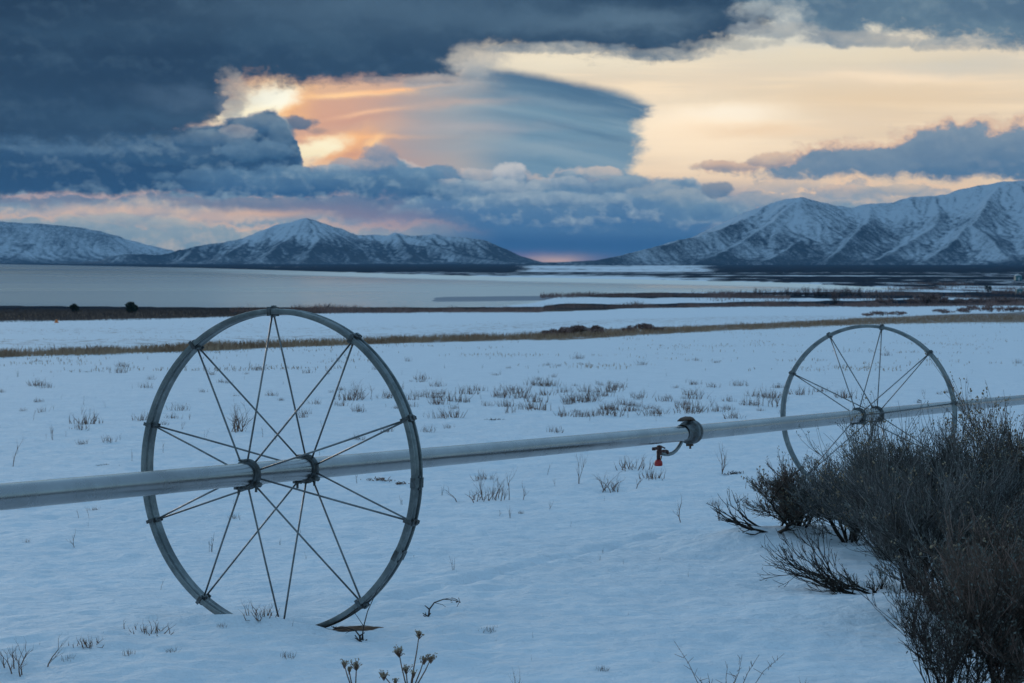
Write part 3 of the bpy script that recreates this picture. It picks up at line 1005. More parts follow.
def snow_right(X, Y, H, alt, gx, gy, conv):
    wx = fbm(X / 150, Y / 150, 4, 301)
    facing = gx * 1.1                               # snow lies on the slopes that lean west
    s = 0.40 + 0.34 * sstep(alt, 0.10, 0.75) - 0.22 * conv + 0.50 * np.clip(facing, -0.45, 0.45) + 0.55 * wx
    return s - 0.25 * (1 - sstep(alt, 0.02, 0.10))


mountain('mountain', right_crest, right_spurs, (-120, 2300), (5300, 6800), 4.5, 0.36, 11, M_MTN, snow_right, autos=12, drops=80000)

mid_crest = [(60, 266, 7200), (100, 261.5, 7150), (112, 256, 7100), (125, 253.5, 7100), (140, 254, 7120), (160, 255, 7150), (178, 250, 7200), (196, 246, 7240), (215, 243, 7260), (233, 241, 7270),
             (250, 236, 7280), (262, 231.5, 7290), (274, 225, 7300), (290, 222.5, 7300), (305, 218, 7300), (323, 222.7, 7310), (338, 228, 7320), (358, 235, 7330), (372, 234, 7330), (389, 235, 7330), (394, 232, 7320), (410, 236, 7320),
             (427, 234.4, 7320), (435, 233, 7320), (447, 236.7, 7320), (464, 237, 7320), (478, 239, 7320), (489, 242, 7320), (503, 248, 7300), (520, 255, 7280), (538, 262, 7260), (549, 266.5, 7240), (575, 270, 7240)]
mid_spurs = [
    [(305, 218, 7300), (296, 232, 7190), (280, 245, 7060), (265, 256, 6930)],
    [(323, 223, 7310), (335, 238, 7180), (345, 249, 7060), (350, 258, 6930)],
    [(305, 218, 7300), (312, 236, 7160), (318, 250, 7010), (322, 260, 6880)],
    [(262, 232, 7290), (245, 243, 7180), (225, 254, 7020)],
    [(394, 232, 7320), (405, 246, 7180), (412, 257, 7020)],
    [(435, 233, 7320), (450, 245, 7200), (462, 256, 7060)],
    [(464, 237, 7320), (482, 248, 7200), (500, 260, 7060)],
    [(372, 234, 7330), (370, 247, 7180), (378, 258, 7020)],
    [(196, 246, 7240), (188, 256, 7080), (180, 262, 6950)],
]


def snow_mid(X, Y, H, alt, gx, gy, conv):
    wx = fbm(X / 120, Y / 120, 4, 401)
    return 0.15 + 0.62 * sstep(alt, 0.28, 0.70) - 0.25 * conv + 0.6 * np.clip(gx, -0.4, 0.4) + 0.5 * wx


mountain('mountain', mid_crest, mid_spurs, (-1620, 260), (6450, 7650), 4.5, 0.34, 23, M_MTN, snow_mid, autos=6, drops=60000)

left_crest = [(-260, 212, 8500), (-120, 216, 8500), (-30, 220, 8500), (0, 221.5, 8500), (40, 223.5, 8480), (70, 226, 8460), (86, 228.5, 8450), (100, 231, 8430), (120, 237, 8400), (140, 242.5, 8380), (158, 247, 8360), (170, 250, 8340), (182, 257, 8320), (190, 262, 8300)]


def snow_left(X, Y, H, alt, gx, gy, conv):
    u = X * 0.8 - Y * 0.5
    wx = fbm(X / 170 + Y / 300, Y / 120, 4, 501)
    return 0.48 - 0.26 * conv + 0.50 * wx + 0.25 * np.clip(-gx, -0.4, 0.4) - 0.35 * (1 - sstep(alt, 0.02, 0.14))


mountain('mountain', left_crest, [], (-3200, -1200), (7350, 8850), 6.0, 0.36, 37, M_MTN, snow_left, autos=16, drops=50000, crest_k=1.1)
# ------------------------------------------------------------------ haze: the cold evening air between here and the mountains
def make_haze():
    m = bpy.data.materials.new('haze')
    m.use_nodes = True
    t = m.node_tree
    t.nodes.clear()
    v = t.nodes.new('ShaderNodeVolumePrincipled')
    v.inputs['Color'].default_value = HAZE_COL
    v.inputs['Density'].default_value = HAZE_DENS
    v.inputs['Anisotropy'].default_value = 0.0
    o = t.nodes.new('ShaderNodeOutputMaterial')
    t.links.new(v.outputs[0], o.inputs['Volume'])
    m.cycles.homogeneous_volume = True if hasattr(m.cycles, 'homogeneous_volume') else None
    bm = bmesh.new()
    bmesh.ops.create_cube(bm, size=1.0)
    zl, zh = LAKE_Z - 4.0, 310.0
    for q in bm.verts:
        q.co = (q.co.x * 19000, q.co.y * 19000, (q.co.z + 0.5) * (zh - zl) + zl)
    me = bpy.data.meshes.new('haze')
    bm.to_mesh(me)
    bm.free()
    link('haze', me, m, kind='stuff')


HAZE_COL = (0.26, 0.60, 1.0, 1)
HAZE_DENS = 4.2e-5
make_haze()
# ------------------------------------------------------------------ building blocks
class MB:
    """collects pieces of one part and makes them ONE mesh"""
    def __init__(self):
        self.v, self.f, self.m, self.n = [], [], [], 0

    def add(self, verts, faces, mi=0):
        self.v.extend(tuple(map(float, q)) for q in verts)
        n = self.n
        self.f.extend(tuple(i + n for i in q) for q in faces)
        self.m.extend([mi] * len(faces))
        self.n += len(verts)

    def tube(self, pts, radii, sides=8, mi=0, cap=True):
        pts = [Vector(p) for p in pts]
        if not hasattr(radii, '__len__'):
            radii = [radii] * len(pts)
        ref = None
        vs, fs = [], []
        for i, p in enumerate(pts):
            d = (pts[min(i + 1, len(pts) - 1)] - pts[max(i - 1, 0)]).normalized()
            if ref is None:
                ref = d.orthogonal().normalized()
            a = (ref - d * ref.dot(d)).normalized()
            ref = a
            b = d.cross(a)
            for k in range(sides):
                t = 2 * math.pi * k / sides
                vs.append(p + (a * math.cos(t) + b * math.sin(t)) * radii[i])
        for i in range(len(pts) - 1):
            for k in range(sides):
                k2 = (k + 1) % sides
                fs.append((i * sides + k, i * sides + k2, (i + 1) * sides + k2, (i + 1) * sides + k))
        if cap:
            fs.append(tuple(range(sides))[::-1])
            fs.append(tuple((len(pts) - 1) * sides + k for k in range(sides)))
        self.add(vs, fs, mi)

    def box(self, c, ax, ay, az_, sx, sy, sz, mi=0, bev=0.0):
        c, ax, ay, az_ = Vector(c), Vector(ax).normalized(), Vector(ay).normalized(), Vector(az_).normalized()
        vs = []
        prof = [(-1, -1), (1, -1), (1, 1), (-1, 1)] if not bev else None
        if bev:
            bx, by = bev / (sx / 2), bev / (sy / 2)
            prof = [(-1 + bx, -1), (1 - bx, -1), (1, -1 + by), (1, 1 - by), (1 - bx, 1), (-1 + bx, 1), (-1, 1 - by), (-1, -1 + by)]
        n = len(prof)
        for k in (-1, 1):
            for (a, b) in prof:
                vs.append(c + ax * (a * sx / 2) + ay * (b * sy / 2) + az_ * (k * sz / 2))
        fs = [tuple(range(n))[::-1], tuple(range(n, 2 * n))]
        for i in range(n):
            j = (i + 1) % n
            fs.append((i, j, n + j, n + i))
        self.add(vs, fs, mi)

    def lathe(self, c, axis, prof, sides=24, mi=0, closed=False):
        """profile of (distance along the axis, radius)"""
        c, d = Vector(c), Vector(axis).normalized()
        a = d.orthogonal().normalized()
        b = d.cross(a)
        vs, fs = [], []
        for (t, r) in prof:
            for k in range(sides):
                w = 2 * math.pi * k / sides
                vs.append(c + d * t + (a * math.cos(w) + b * math.sin(w)) * max(r, 1e-5))
        n = len(prof)
        for i in range(n if closed else n - 1):
            i2 = (i + 1) % n
            for k in range(sides):
                k2 = (k + 1) % sides
                fs.append((i * sides + k, i * sides + k2, i2 * sides + k2, i2 * sides + k))
        self.add(vs, fs, mi)

    def mesh(self, name, mats, smooth=True, off=None):
        me = bpy.data.meshes.new(name)
        v = self.v
        if off is not None:
            v = (np.array(v) - np.array(off)).tolist()
        me.from_pydata(v, [], self.f)
        for m in mats:
            me.materials.append(m)
        me.polygons.foreach_set('material_index', self.m)
        me.polygons.foreach_set('use_smooth', [smooth] * len(self.f))
        me.update()
        return me

    def part(self, name, mats, parent, off=None, smooth=True, sharp=None):
        me = self.mesh(name, mats if isinstance(mats, (list, tuple)) else [mats], smooth, off)
        o = bpy.data.objects.new(name, me)
        col.objects.link(o)
        o.parent = parent
        if sharp:
            me.set_sharp_from_angle(angle=R(sharp))
        return o


def thing(name, loc, label, cat, group=None):
    o = bpy.data.objects.new(name, None)
    col.objects.link(o)
    o.location = tuple(map(float, loc))
    o.empty_display_size = 0.2
    return tag(o, label, cat, group)


def tag(o, label, cat, group=None, kind=None):
    if label:
        o['label'] = label
    if cat:
        o['category'] = cat
    if group:
        o['group'] = group
    if kind:
        o['kind'] = kind
    return o


def metal(name, base, rough, metallic, dirt, scale=18.0, streak=(1, 1, 1)):
    m, t, b = material(name)
    tc = t.nodes.new('ShaderNodeTexCoord').outputs['Object']
    n1 = S(t, noise(t, scaled(t, tc, *[scale * q for q in streak]), 1.0, 6, 0.65).outputs['Fac'])
    n2 = S(t, noise(t, tc, scale * 7, 3, 0.6).outputs['Fac'])
    cc = mixc(t, (n1 * 0.8 + n2 * 0.2).step(0.36, 0.66), base, dirt)
    t.links.new(cc, b.inputs['Base Color'])
    b.inputs['Metallic'].default_value = metallic
    r = t.nodes.new('ShaderNodeMapRange')
    t.links.new(n1.s, r.inputs['Value'])
    r.inputs['To Min'].default_value = rough - 0.12
    r.inputs['To Max'].default_value = rough + 0.16
    t.links.new(r.outputs[0], b.inputs['Roughness'])
    bump(t, b, n2, 0.05, 0.002)
    return m


M_PIPE = metal('weathered_aluminium', (0.36, 0.365, 0.37, 1), 0.24, 0.97, (0.30, 0.305, 0.31, 1), 3.0)
M_RIM = metal('galvanised_steel', (0.26, 0.285, 0.285, 1), 0.38, 0.8, (0.13, 0.15, 0.155, 1), 9.0)
M_SPOKE = metal('spoke_steel', (0.21, 0.225, 0.23, 1), 0.45, 0.7, (0.13, 0.14, 0.145, 1), 9.0)
M_CLAMP = metal('clamp_steel', (0.13, 0.15, 0.16, 1), 0.45, 0.6, (0.07, 0.065, 0.06, 1), 30.0)
M_RUST = metal('rusty_iron', (0.075, 0.055, 0.045, 1), 0.7, 0.3, (0.13, 0.065, 0.035, 1), 40.0)
M_BRASS = metal('old_brass', (0.10, 0.035, 0.028, 1), 0.5, 0.4, (0.06, 0.03, 0.025, 1), 40.0)
M_RED = metal('red_plastic', (0.42, 0.018, 0.016, 1), 0.45, 0.0, (0.28, 0.012, 0.012, 1), 30.0)

# ------------------------------------------------------------------ wheel line
vPD, vPE, vPU, vH = Vector(PD), Vector(PE), Vector(PU), Vector(HUB)
base = Vector((HUB[0], HUB[1], float(height(np.array([HUB[0]]), np.array([HUB[1]]))[0])))
line = thing('irrigation_line', base, 'long metal irrigation pipe carried on two tall spoked steel wheels across the snow', 'irrigation pipe')
OFF = tuple(base)
PIPE_R = 0.057


def on_pipe_plane(px, row):
    """where the sight line meets the upright plane through the pipe"""
    d = ray(px, row)
    o = Vector((0, 0, CAM_Z))
    t = (vH - o).dot(vPE) / d.dot(vPE)
    return o + d * t


T_C = (on_pipe_plane(690, 430.5) - vH).dot(vPD)
for t0, t1 in ((-7.0, T_C - 0.01), (T_C + 0.01, SPACING + 15.0)):
    b = MB()
    n = max(2, int((t1 - t0) / 0.5))
    b.tube([vH + vPD * (t0 + (t1 - t0) * i / n) - Vector((0, 0, 0.006)) * math.sin(math.pi * (t0 + (t1 - t0) * i / n) / SPACING) for i in range(n + 1)], PIPE_R, 40)
    b.part('pipe', M_PIPE, line, OFF, sharp=40)

for w, ph in ((0, -0.0515), (1, 0.1509)):
    hc = vH + vPD * SPACING * w
    b = MB()
    prof = [(-0.050, 0.807), (-0.046, 0.806), (-0.030, 0.812), (-0.012, 0.812), (-0.008, 0.807), (0.008, 0.807), (0.012, 0.812), (0.030, 0.812), (0.046, 0.806), (0.050, 0.807),
            (0.052, 0.818), (0.050, 0.832), (0.044, 0.834), (0.038, 0.832), (0.034, 0.819), (0.020, 0.817), (0.014, 0.828), (0.006, 0.831), (-0.006, 0.831), (-0.014, 0.828),
            (-0.020, 0.817), (-0.034, 0.819), (-0.038, 0.832), (-0.044, 0.834), (-0.050, 0.832), (-0.052, 0.818)]
    prof = [(a_ * 0.76, r_) for a_, r_ in prof]
    b.lathe(hc, vPD, prof, 220, closed=True)
    wheel = b.part('wheel', M_RIM, line, OFF, sharp=50)
    for s in (-1, 1):
        fc = hc + vPD * (0.2725 * s)
        b = MB()
        b.lathe(fc, vPD, [(-0.024, 0.0578), (-0.024, 0.064), (-0.008, 0.066), (-0.005, 0.078), (0.005, 0.078), (0.008, 0.066), (0.024, 0.064), (0.024, 0.0578)], 36)
        for sd, zz in ((-1, -0.070), (1, -0.052)):        # clamp ears with their bolts
            c = fc + vPE * (0.052 * sd) + vPU * zz
            b.box(c, vPE, vPD, vPU, 0.040, 0.040, 0.018, bev=0.004)
            b.tube([c - vPD * 0.034, c + vPD * 0.034], 0.007, 6)
            b.tube([c + vPD * 0.026, c + vPD * 0.036], 0.014, 6)
            b.tube([c + vPU * 0.03, c - vPU * 0.035], 0.007, 6)
        b.box(fc + vPU * 0.069 - vPE * 0.02, vPE, vPD, vPU, 0.050, 0.044, 0.008, bev=0.003)
        b.part('hub_clamp', M_CLAMP, wheel, OFF, sharp=35)
        for k in range(10):
            a = ph + k * R(36)
            dr = vPE * math.sin(a) + vPU * math.cos(a)
            tg = vPE * math.cos(a) - vPU * math.sin(a)
            p0 = fc + dr * 0.070 - vPD * (0.004 * s)
            p1 = hc + dr * 0.807 + vPD * (0.006 * s)
            b = MB()
            b.tube([p0, p0 + (p1 - p0) * 0.5 + tg * 0.0015, p1], 0.0049, 8)
            b.tube([p1 - (p1 - p0).normalized() * 0.016, p1], 0.0085, 6)
            b.part('spoke', M_SPOKE, wheel, OFF)
    for k in range(10):
        a = ph + k * R(36)
        dr = vPE * math.sin(a) + vPU * math.cos(a)
        tg = vPE * math.cos(a) - vPU * math.sin(a)
        b = MB()
        b.box(hc + dr * 0.838, tg, vPD, dr, 0.034, 0.044, 0.012, bev=0.004)
        b.box(hc + dr * 0.846 + vPD * 0.010, tg, vPD, dr, 0.020, 0.020, 0.010)
        b.box(hc + dr * 0.8035, tg, vPD, dr, 0.026, 0.034, 0.008, bev=0.003)
        for sd in (-1, 1):
            b.box(hc + dr * 0.820 + vPD * (0.0425 * sd), tg, dr, vPD, 0.018, 0.046, 0.004)
        b.part('rim_clip', M_CLAMP, wheel, OFF, smooth=False)
    for k in ([2.62, 3.36, 7.42] if w == 0 else [5.4]):          # splices of the rim
        a = ph + k * R(36)
        dr = vPE * math.sin(a) + vPU * math.cos(a)
        tg = vPE * math.cos(a) - vPU * math.sin(a)
        b = MB()
        b.box(hc + dr * 0.8025, tg, vPD, dr, 0.09, 0.050, 0.006, bev=0.004)
        for sd in (-1, 1):
            b.box(hc + dr * 0.820 + vPD * (0.0425 * sd), tg, dr, vPD, 0.05, 0.026, 0.004)
        for q in (-0.03, 0.03):
            b.tube([hc + dr * 0.792 + tg * q, hc + dr * 0.838 + tg * q], 0.008, 6)
        b.part('rim_splice', M_CLAMP, wheel, OFF, smooth=False)

# coupler with its latch, and the sprinkler that hangs from it
cc_ = vH + vPD * T_C
b = MB()
b.lathe(cc_, vPD, [(-0.15, 0.0575), (-0.15, 0.063), (-0.06, 0.064), (-0.035, 0.075), (-0.03, 0.088), (0.0, 0.091), (0.012, 0.082), (0.022, 0.090), (0.045, 0.090), (0.055, 0.072), (0.075, 0.064), (0.075, 0.0575)], 36)
coupler = b.part('coupler', M_CLAMP, line, OFF, sharp=35)
b = MB()
lp = [cc_ + vPU * z + vPD * t for t, z in ((-0.20, 0.088), (-0.13, 0.100), (-0.05, 0.104), (0.0, 0.098), (0.045, 0.083))]
for q in (-0.016, 0, 0.016):
    b.tube([p + vPE * q for p in lp], [0.005, 0.012, 0.015, 0.013, 0.01], 8)
b.tube([cc_ + vPU * 0.085 - vPE * 0.03 + vPD * 0.02, cc_ + vPU * 0.085 + vPE * 0.03 + vPD * 0.02], 0.010, 8)
b.part('latch', M_RUST, coupler, OFF)
b = MB()
b.box(cc_ - vPU * 0.094, vPE, vPD, vPU, 0.04, 0.05, 0.02)
b.tube([cc_ - vPU * 0.10 + vPD * 0.01, cc_ - vPU * 0.125 + vPD * 0.01], 0.008, 6)
b.part('bolt', M_RUST, coupler, OFF)
b = MB()
pts = [on_pipe_plane(*q) for q in ((683, 438), (681.3, 442.5), (679, 446.5), (676, 450.5), (672.5, 453.2), (668.5, 454.4), (665, 454.3), (661, 453.4))]
b.tube(pts, 0.0135, 12)
arm = b.part('sprinkler_arm', M_RIM, line, OFF)
b = MB()
q0 = on_pipe_plane(666, 452.5)
b.lathe(q0, vPD, [(-0.012, 0.001), (-0.012, 0.022), (0.012, 0.022), (0.012, 0.001)], 6)
q0 = on_pipe_plane(663.2, 451.5)
b.lathe(q0, vPD, [(-0.03, 0.001), (-0.03, 0.014), (0.03, 0.014), (0.03, 0.001)], 10)
q1 = on_pipe_plane(659.3, 450)
b.lathe(q1 - Vector((0, 0, 0.035)), (0, 0, 1), [(-0.004, 0.002), (0.0, 0.018), (0.025, 0.021), (0.035, 0.016), (0.05, 0.020), (0.066, 0.018), (0.070, 0.003)], 14)
q2 = on_pipe_plane(654, 448.3)
b.tube([q1 + Vector((0, 0, 0.012)), q1.lerp(q2, 0.5) + Vector((0, 0, 0.006)), q2], [0.010, 0.012, 0.007], 8)
b.box(q2 - Vector((0, 0, 0.004)), vPD, vPE, vPU, 0.03, 0.02, 0.022)
q3 = on_pipe_plane(661, 447.2)
b.tube([q1 + Vector((0, 0, 0.03)), q3 + Vector((0, 0, 0.006)), on_pipe_plane(664.8, 448.2)], 0.006, 6)
b.tube([on_pipe_plane(661.5, 456), on_pipe_plane(660.8, 459), on_pipe_plane(660, 461)], 0.005, 6)
b.tube([on_pipe_plane(658.6, 453), on_pipe_plane(658.4, 459.5)], [0.016, 0.013], 10)
b.part('sprinkler_head', M_BRASS, arm, OFF)
b = MB()
q4 = on_pipe_plane(658.4, 462.6)
b.lathe(q4, (0, 0, 1), [(-0.023, 0.002), (-0.024, 0.024), (-0.020, 0.0300), (-0.004, 0.0305), (0.010, 0.027), (0.019, 0.018), (0.024, 0.010), (0.024, 0.001)], 18)
b.part('drain_weight', M_RED, arm, OFF)


# ------------------------------------------------------------------ plants
def plant_material(name, a, bcol, scale=9.0):
    m, t, b = material(name)
    tc = t.nodes.new('ShaderNodeTexCoord').outputs['Object']
    n1 = S(t, noise(t, tc, scale, 4, 0.6).outputs['Fac'])
    t.links.new(mixc(t, n1.step(0.3, 0.7), a, bcol), b.inputs['Base Color'])
    b.inputs['Roughness'].default_value = 0.85
    b.inputs['Specular IOR Level'].default_value = 0.15
    return m


def twig_material(name, a, bcol, pale):
    m, t, b = material(name)
    tc = t.nodes.new('ShaderNodeTexCoord').outputs['Object']
    n1 = S(t, noise(t, tc, 3.0, 4, 0.6).outputs['Fac'])
    isl = S(t, t.nodes.new('ShaderNodeNewGeometry').outputs['Random Per Island'])
    cc = mixc(t, (n1.step(0.3, 0.7) * 0.5 + isl * 0.5), a, bcol)
    t.links.new(mixc(t, isl.step(0.6, 1.0) * 0.9, cc, pale), b.inputs['Base Color'])
    b.inputs['Roughness'].default_value = 0.85
    b.inputs['Specular IOR Level'].default_value = 0.15
    return m


M_WOOD = plant_material('dark_sage_wood', (0.018, 0.015, 0.013, 1), (0.045, 0.037, 0.031, 1), 20)
M_SAGE = twig_material('grey_sage_twigs', (0.055, 0.053, 0.052, 1), (0.120, 0.113, 0.105, 1), (0.31, 0.285, 0.27, 1))
M_SAGE2 = twig_material('brown_sage_twigs', (0.075, 0.056, 0.046, 1), (0.15, 0.112, 0.09, 1), (0.31, 0.20, 0.165, 1))
M_HEAD = plant_material('dry_seed_heads', (0.22, 0.155, 0.095, 1), (0.42, 0.31, 0.20, 1), 20)
M_LEAF = plant_material('grey_sage_leaves', (0.09, 0.095, 0.085, 1), (0.21, 0.215, 0.19, 1), 12)
M_WEED = plant_material('dry_weed', (0.11, 0.062, 0.046, 1), (0.24, 0.145, 0.105, 1), 14)
M_TWIG = plant_material('dark_twig', (0.030, 0.024, 0.022, 1), (0.07, 0.055, 0.048, 1), 14)
M_GRASS = plant_material('dry_grass', (0.26, 0.160, 0.100, 1), (0.44, 0.295, 0.19, 1), 0.4)
M_RUSHES = plant_material('marsh_rushes', (0.062, 0.046, 0.042, 1), (0.12, 0.088, 0.078, 1), 0.2)
M_WILLOW = plant_material('bare_willow', (0.16, 0.095, 0.080, 1), (0.30, 0.180, 0.150, 1), 0.6)
M_JUNIPER = plant_material('juniper_green', (0.012, 0.020, 0.014, 1), (0.035, 0.050, 0.034, 1), 2.0)


def grow(b, rng, p, d, length, r0, depth, spec, up=0.25, mi=0, tips=None, low=0.2):
    """one stem that bends upward, forks, and ends in fine straight twigs"""
    n = 3
    pts, q, dd = [p.copy()], p.copy(), d.copy()
    for i in range(n):
        dd = (dd + Vector((rng.gauss(0, 0.16), rng.gauss(0, 0.16), rng.gauss(0, 0.10) + up * 0.5))).normalized()
        q = q + dd * (length / n)
        pts.append(q.copy())
    r1 = r0 * 0.55
    b[mi].tube(pts, [r0 + (r1 - r0) * i / n for i in range(n + 1)], 4 if r0 > 0.004 else 3, cap=False)
    if depth >= len(spec):
        if tips is not None:
            tips.append((q.copy(), dd.copy()))
        return
    cnt, ratio, spread, nmi, nup = spec[depth]
    for k in range(cnt):
        t = rng.uniform(low, 1.0) if k else 1.0
        i = min(n - 1, int(t * n))
        o = pts[i].lerp(pts[i + 1], t * n - i)
        e = (pts[i + 1] - pts[i]).normalized()
        v = Vector((rng.gauss(0, 1), rng.gauss(0, 1), rng.gauss(0, 0.6)))
        e = (e + v.normalized() * spread).normalized()
        grow(b, rng, o, e, length * ratio * rng.uniform(0.7, 1.25), max(r1 * 0.62, 0.0017), depth + 1, spec, nup, nmi, tips, low)


def shrub(px, row, h, rad, seed, label, lean=(0, 0), stems=14, spec=None, mats=(None, None), heads=0.0, flat=0.0, thick=0.011, group=None, name='sagebrush', at=None, leaves=0.45):
    rng = random.Random(seed)
    p = ground_pt(px, row) if at is None else np.array(at)
    root = thing(name, (p[0], p[1], p[2] - 0.02), label, 'shrub', group)
    b = [MB(), MB()]
    tips = []
    spec = spec or [(4, 0.62, 0.75, 0, 0.22), (5, 0.62, 0.6, 1, 0.34), (6, 0.75, 0.34, 1, 0.34)]
    for k in range(stems):
        a = 2 * math.pi * (k + rng.random()) / stems
        out = rng.uniform(0.25, 1.0)
        o = Vector((math.cos(a) * rad * 0.16 * out, math.sin(a) * rad * 0.16 * out, 0))
        d = Vector((math.cos(a) * out * rad / h * 1.15 + lean[0], math.sin(a) * out * rad / h * 1.15 + lean[1], 1.0 - flat))
        L = 0.46 * h * rng.uniform(0.8, 1.15) * min(1.35, d.length)
        grow(b, rng, o, d.normalized(), L, thick * rng.uniform(0.7, 1.2), 0, spec, 0.18, 0, tips)
    P = np.array(b[0].v + b[1].v)
    kz = h / np.percentile(P[:, 2], 99.6)
    cx, cy = (0, 0) if flat else (P[:, 0].mean(), P[:, 1].mean())
    kr = min(1.6, rad / np.percentile(np.hypot(P[:, 0] - cx, P[:, 1] - cy), 94))
    for q in b:
        q.v = [(x * kr, y * kr, z * kz) for (x, y, z) in q.v]
    tips = [(Vector((q.x * kr, q.y * kr, q.z * kz)), dd) for (q, dd) in tips]
    b[0].part('trunk', mats[0] or M_WOOD, root)
    if heads:
        for (q, dd) in tips:
            if rng.random() < heads * (0.25 + q.z / h):
                s = rng.uniform(0.003, 0.0065)
                for j in range(rng.randint(1, 3)):
                    o = q + Vector((rng.gauss(0, 0.008), rng.gauss(0, 0.008), rng.gauss(0, 0.008)))
                    b[1].add([o + Vector(e) * s for e in ((1, 0, 0), (-1, 0, 0), (0, 1, 0), (0, -1, 0), (0, 0, 1.3), (0, 0, -1.3))],
                             [(0, 2, 4), (2, 1, 4), (1, 3, 4), (3, 0, 4), (2, 0, 5), (1, 2, 5), (3, 1, 5), (0, 3, 5)], 1)
    if leaves:
        for (q, dd) in tips:
            if rng.random() < leaves:
                for j in range(rng.randint(2, 4)):
                    o = q - dd * rng.uniform(0, 0.07) + Vector((rng.gauss(0, 0.006), rng.gauss(0, 0.006), rng.gauss(0, 0.006)))
                    e = (dd + Vector((rng.gauss(0, 0.6), rng.gauss(0, 0.6), rng.gauss(0, 0.4)))).normalized() * rng.uniform(0.010, 0.022)
                    w = e.cross(Vector((rng.gauss(0, 1), rng.gauss(0, 1), rng.gauss(0, 1)))).normalized() * rng.uniform(0.002, 0.004)
                    b[1].add([o, o + e * 0.6 + w, o + e, o + e * 0.6 - w], [(0, 1, 2, 3)], 2)
    b[1].part('crown', [mats[1] or M_SAGE, M_HEAD, M_LEAF], root)
    return root


DENSE = [(5, 0.66, 0.85, 0, 0.14), (7, 0.62, 0.75, 1, 0.30), (10, 0.72, 0.42, 1, 0.40)]
shrub(797, 529, 0.50, 0.33, 1, 'low rounded grey shrub, leftmost of the clump, on a snow drift below the far wheel', stems=14, spec=DENSE, mats=(M_WOOD, M_SAGE2), heads=0.10)
shrub(770, 529, 0.28, 0.42, 2, 'bare dark branches spreading flat to the left beside the leftmost rounded shrub', lean=(-0.9, 0.0), stems=8, spec=[(4, 0.6, 0.4, 0, 0.05), (3, 0.6, 0.35, 0, 0.2)], flat=0.75, thick=0.009, mats=(M_WOOD, M_TWIG))
shrub(850, 541, 0.56, 0.33, 3, 'grey brush between the leftmost rounded shrub and the tall sagebrush', stems=14, spec=DENSE)
shrub(893, 560, 0.84, 0.48, 4, 'sagebrush with tan seed tips standing in front of the far wheel hub', lean=(-0.06, 0.1), stems=15, spec=DENSE, heads=0.30)
shrub(914, 590, 1.02, 0.52, 5, 'tall upright grey sagebrush crossing the far wheel rim', stems=17, spec=DENSE, heads=0.05)
shrub(868, 592, 0.42, 0.55, 6, 'dark bare branches sweeping low over the snow to the left of the tall sagebrush', lean=(-1.2, -0.1), stems=12, spec=[(4, 0.62, 0.42, 0, 0.08), (4, 0.6, 0.4, 0, 0.2), (3, 0.6, 0.3, 1, 0.2)], flat=0.7, thick=0.011, mats=(M_WOOD, M_TWIG))
shrub(968, 596, 1.00, 0.50, 7, 'broad grey sagebrush with dark twisted stems between the tall one and the right edge', stems=17, spec=DENSE)
shrub(1030, 590, 1.13, 0.48, 8, 'tallest shrub at the right edge topped with rusty golden seed heads', stems=16, spec=DENSE, heads=0.55, mats=(M_WOOD, M_SAGE2))
shrub(1015, 640, 0.62, 0.40, 9, 'reddish brown twiggy shrub in front of the tallest one at the right edge', stems=16, spec=DENSE, mats=(M_WOOD, M_SAGE2), heads=0.05)
shrub(946, 612, 0.80, 0.46, 15, 'grey brush in front of the broad sagebrush, behind the open corner shrub', stems=15, spec=DENSE, heads=0.05)
THIN = [(5, 0.70, 0.42, 0, 0.22), (5, 0.62, 0.40, 1, 0.25), (4, 0.6, 0.35, 1, 0.25)]
shrub(950, 716, 0.64, 0.36, 10, 'thin stemmed open shrub nearest the camera in the bottom right corner, snow showing through', stems=14, spec=THIN, mats=(M_WOOD, M_TWIG), thick=0.007)
shrub(1012, 716, 0.70, 0.36, 12, 'dense dark twiggy shrub cut off by the bottom right corner', stems=16, spec=DENSE, mats=(M_WOOD, M_SAGE2), thick=0.008)


# weeds that poke through the snow
def weed_fan(rng, h, w, n, r=0.0024, branch=2):
    b = MB()
    for k in range(n):
        a = rng.uniform(0, 2 * math.pi)
        o = Vector((rng.gauss(0, w * 0.18), rng.gauss(0, w * 0.18), -0.03))
        d = Vector((math.cos(a) * w / h * rng.random(), math.sin(a) * w / h * rng.random(), 1))
        L = h * rng.uniform(0.45, 1.05)
        c = Vector((rng.gauss(0, 0.1), rng.gauss(0, 0.1), 0)) * L
        pts = [o, o + d * (L * 0.5) + c * 0.3, o + d * L + c]
        b.tube(pts, [r, r * 0.8, r * 0.4], 3, cap=False)
        for j in range(rng.randint(0, branch)):
            t = rng.uniform(0.3, 0.9)
            q = o + d * (L * t) + c * (0.6 * t)
            e = (d.normalized() + Vector((rng.gauss(0, 0.7), rng.gauss(0, 0.7), 0.2))).normalized() * (L * rng.uniform(0.15, 0.4))
            b.tube([q, q + e], [r * 0.7, r * 0.35], 3, cap=False)
    return b


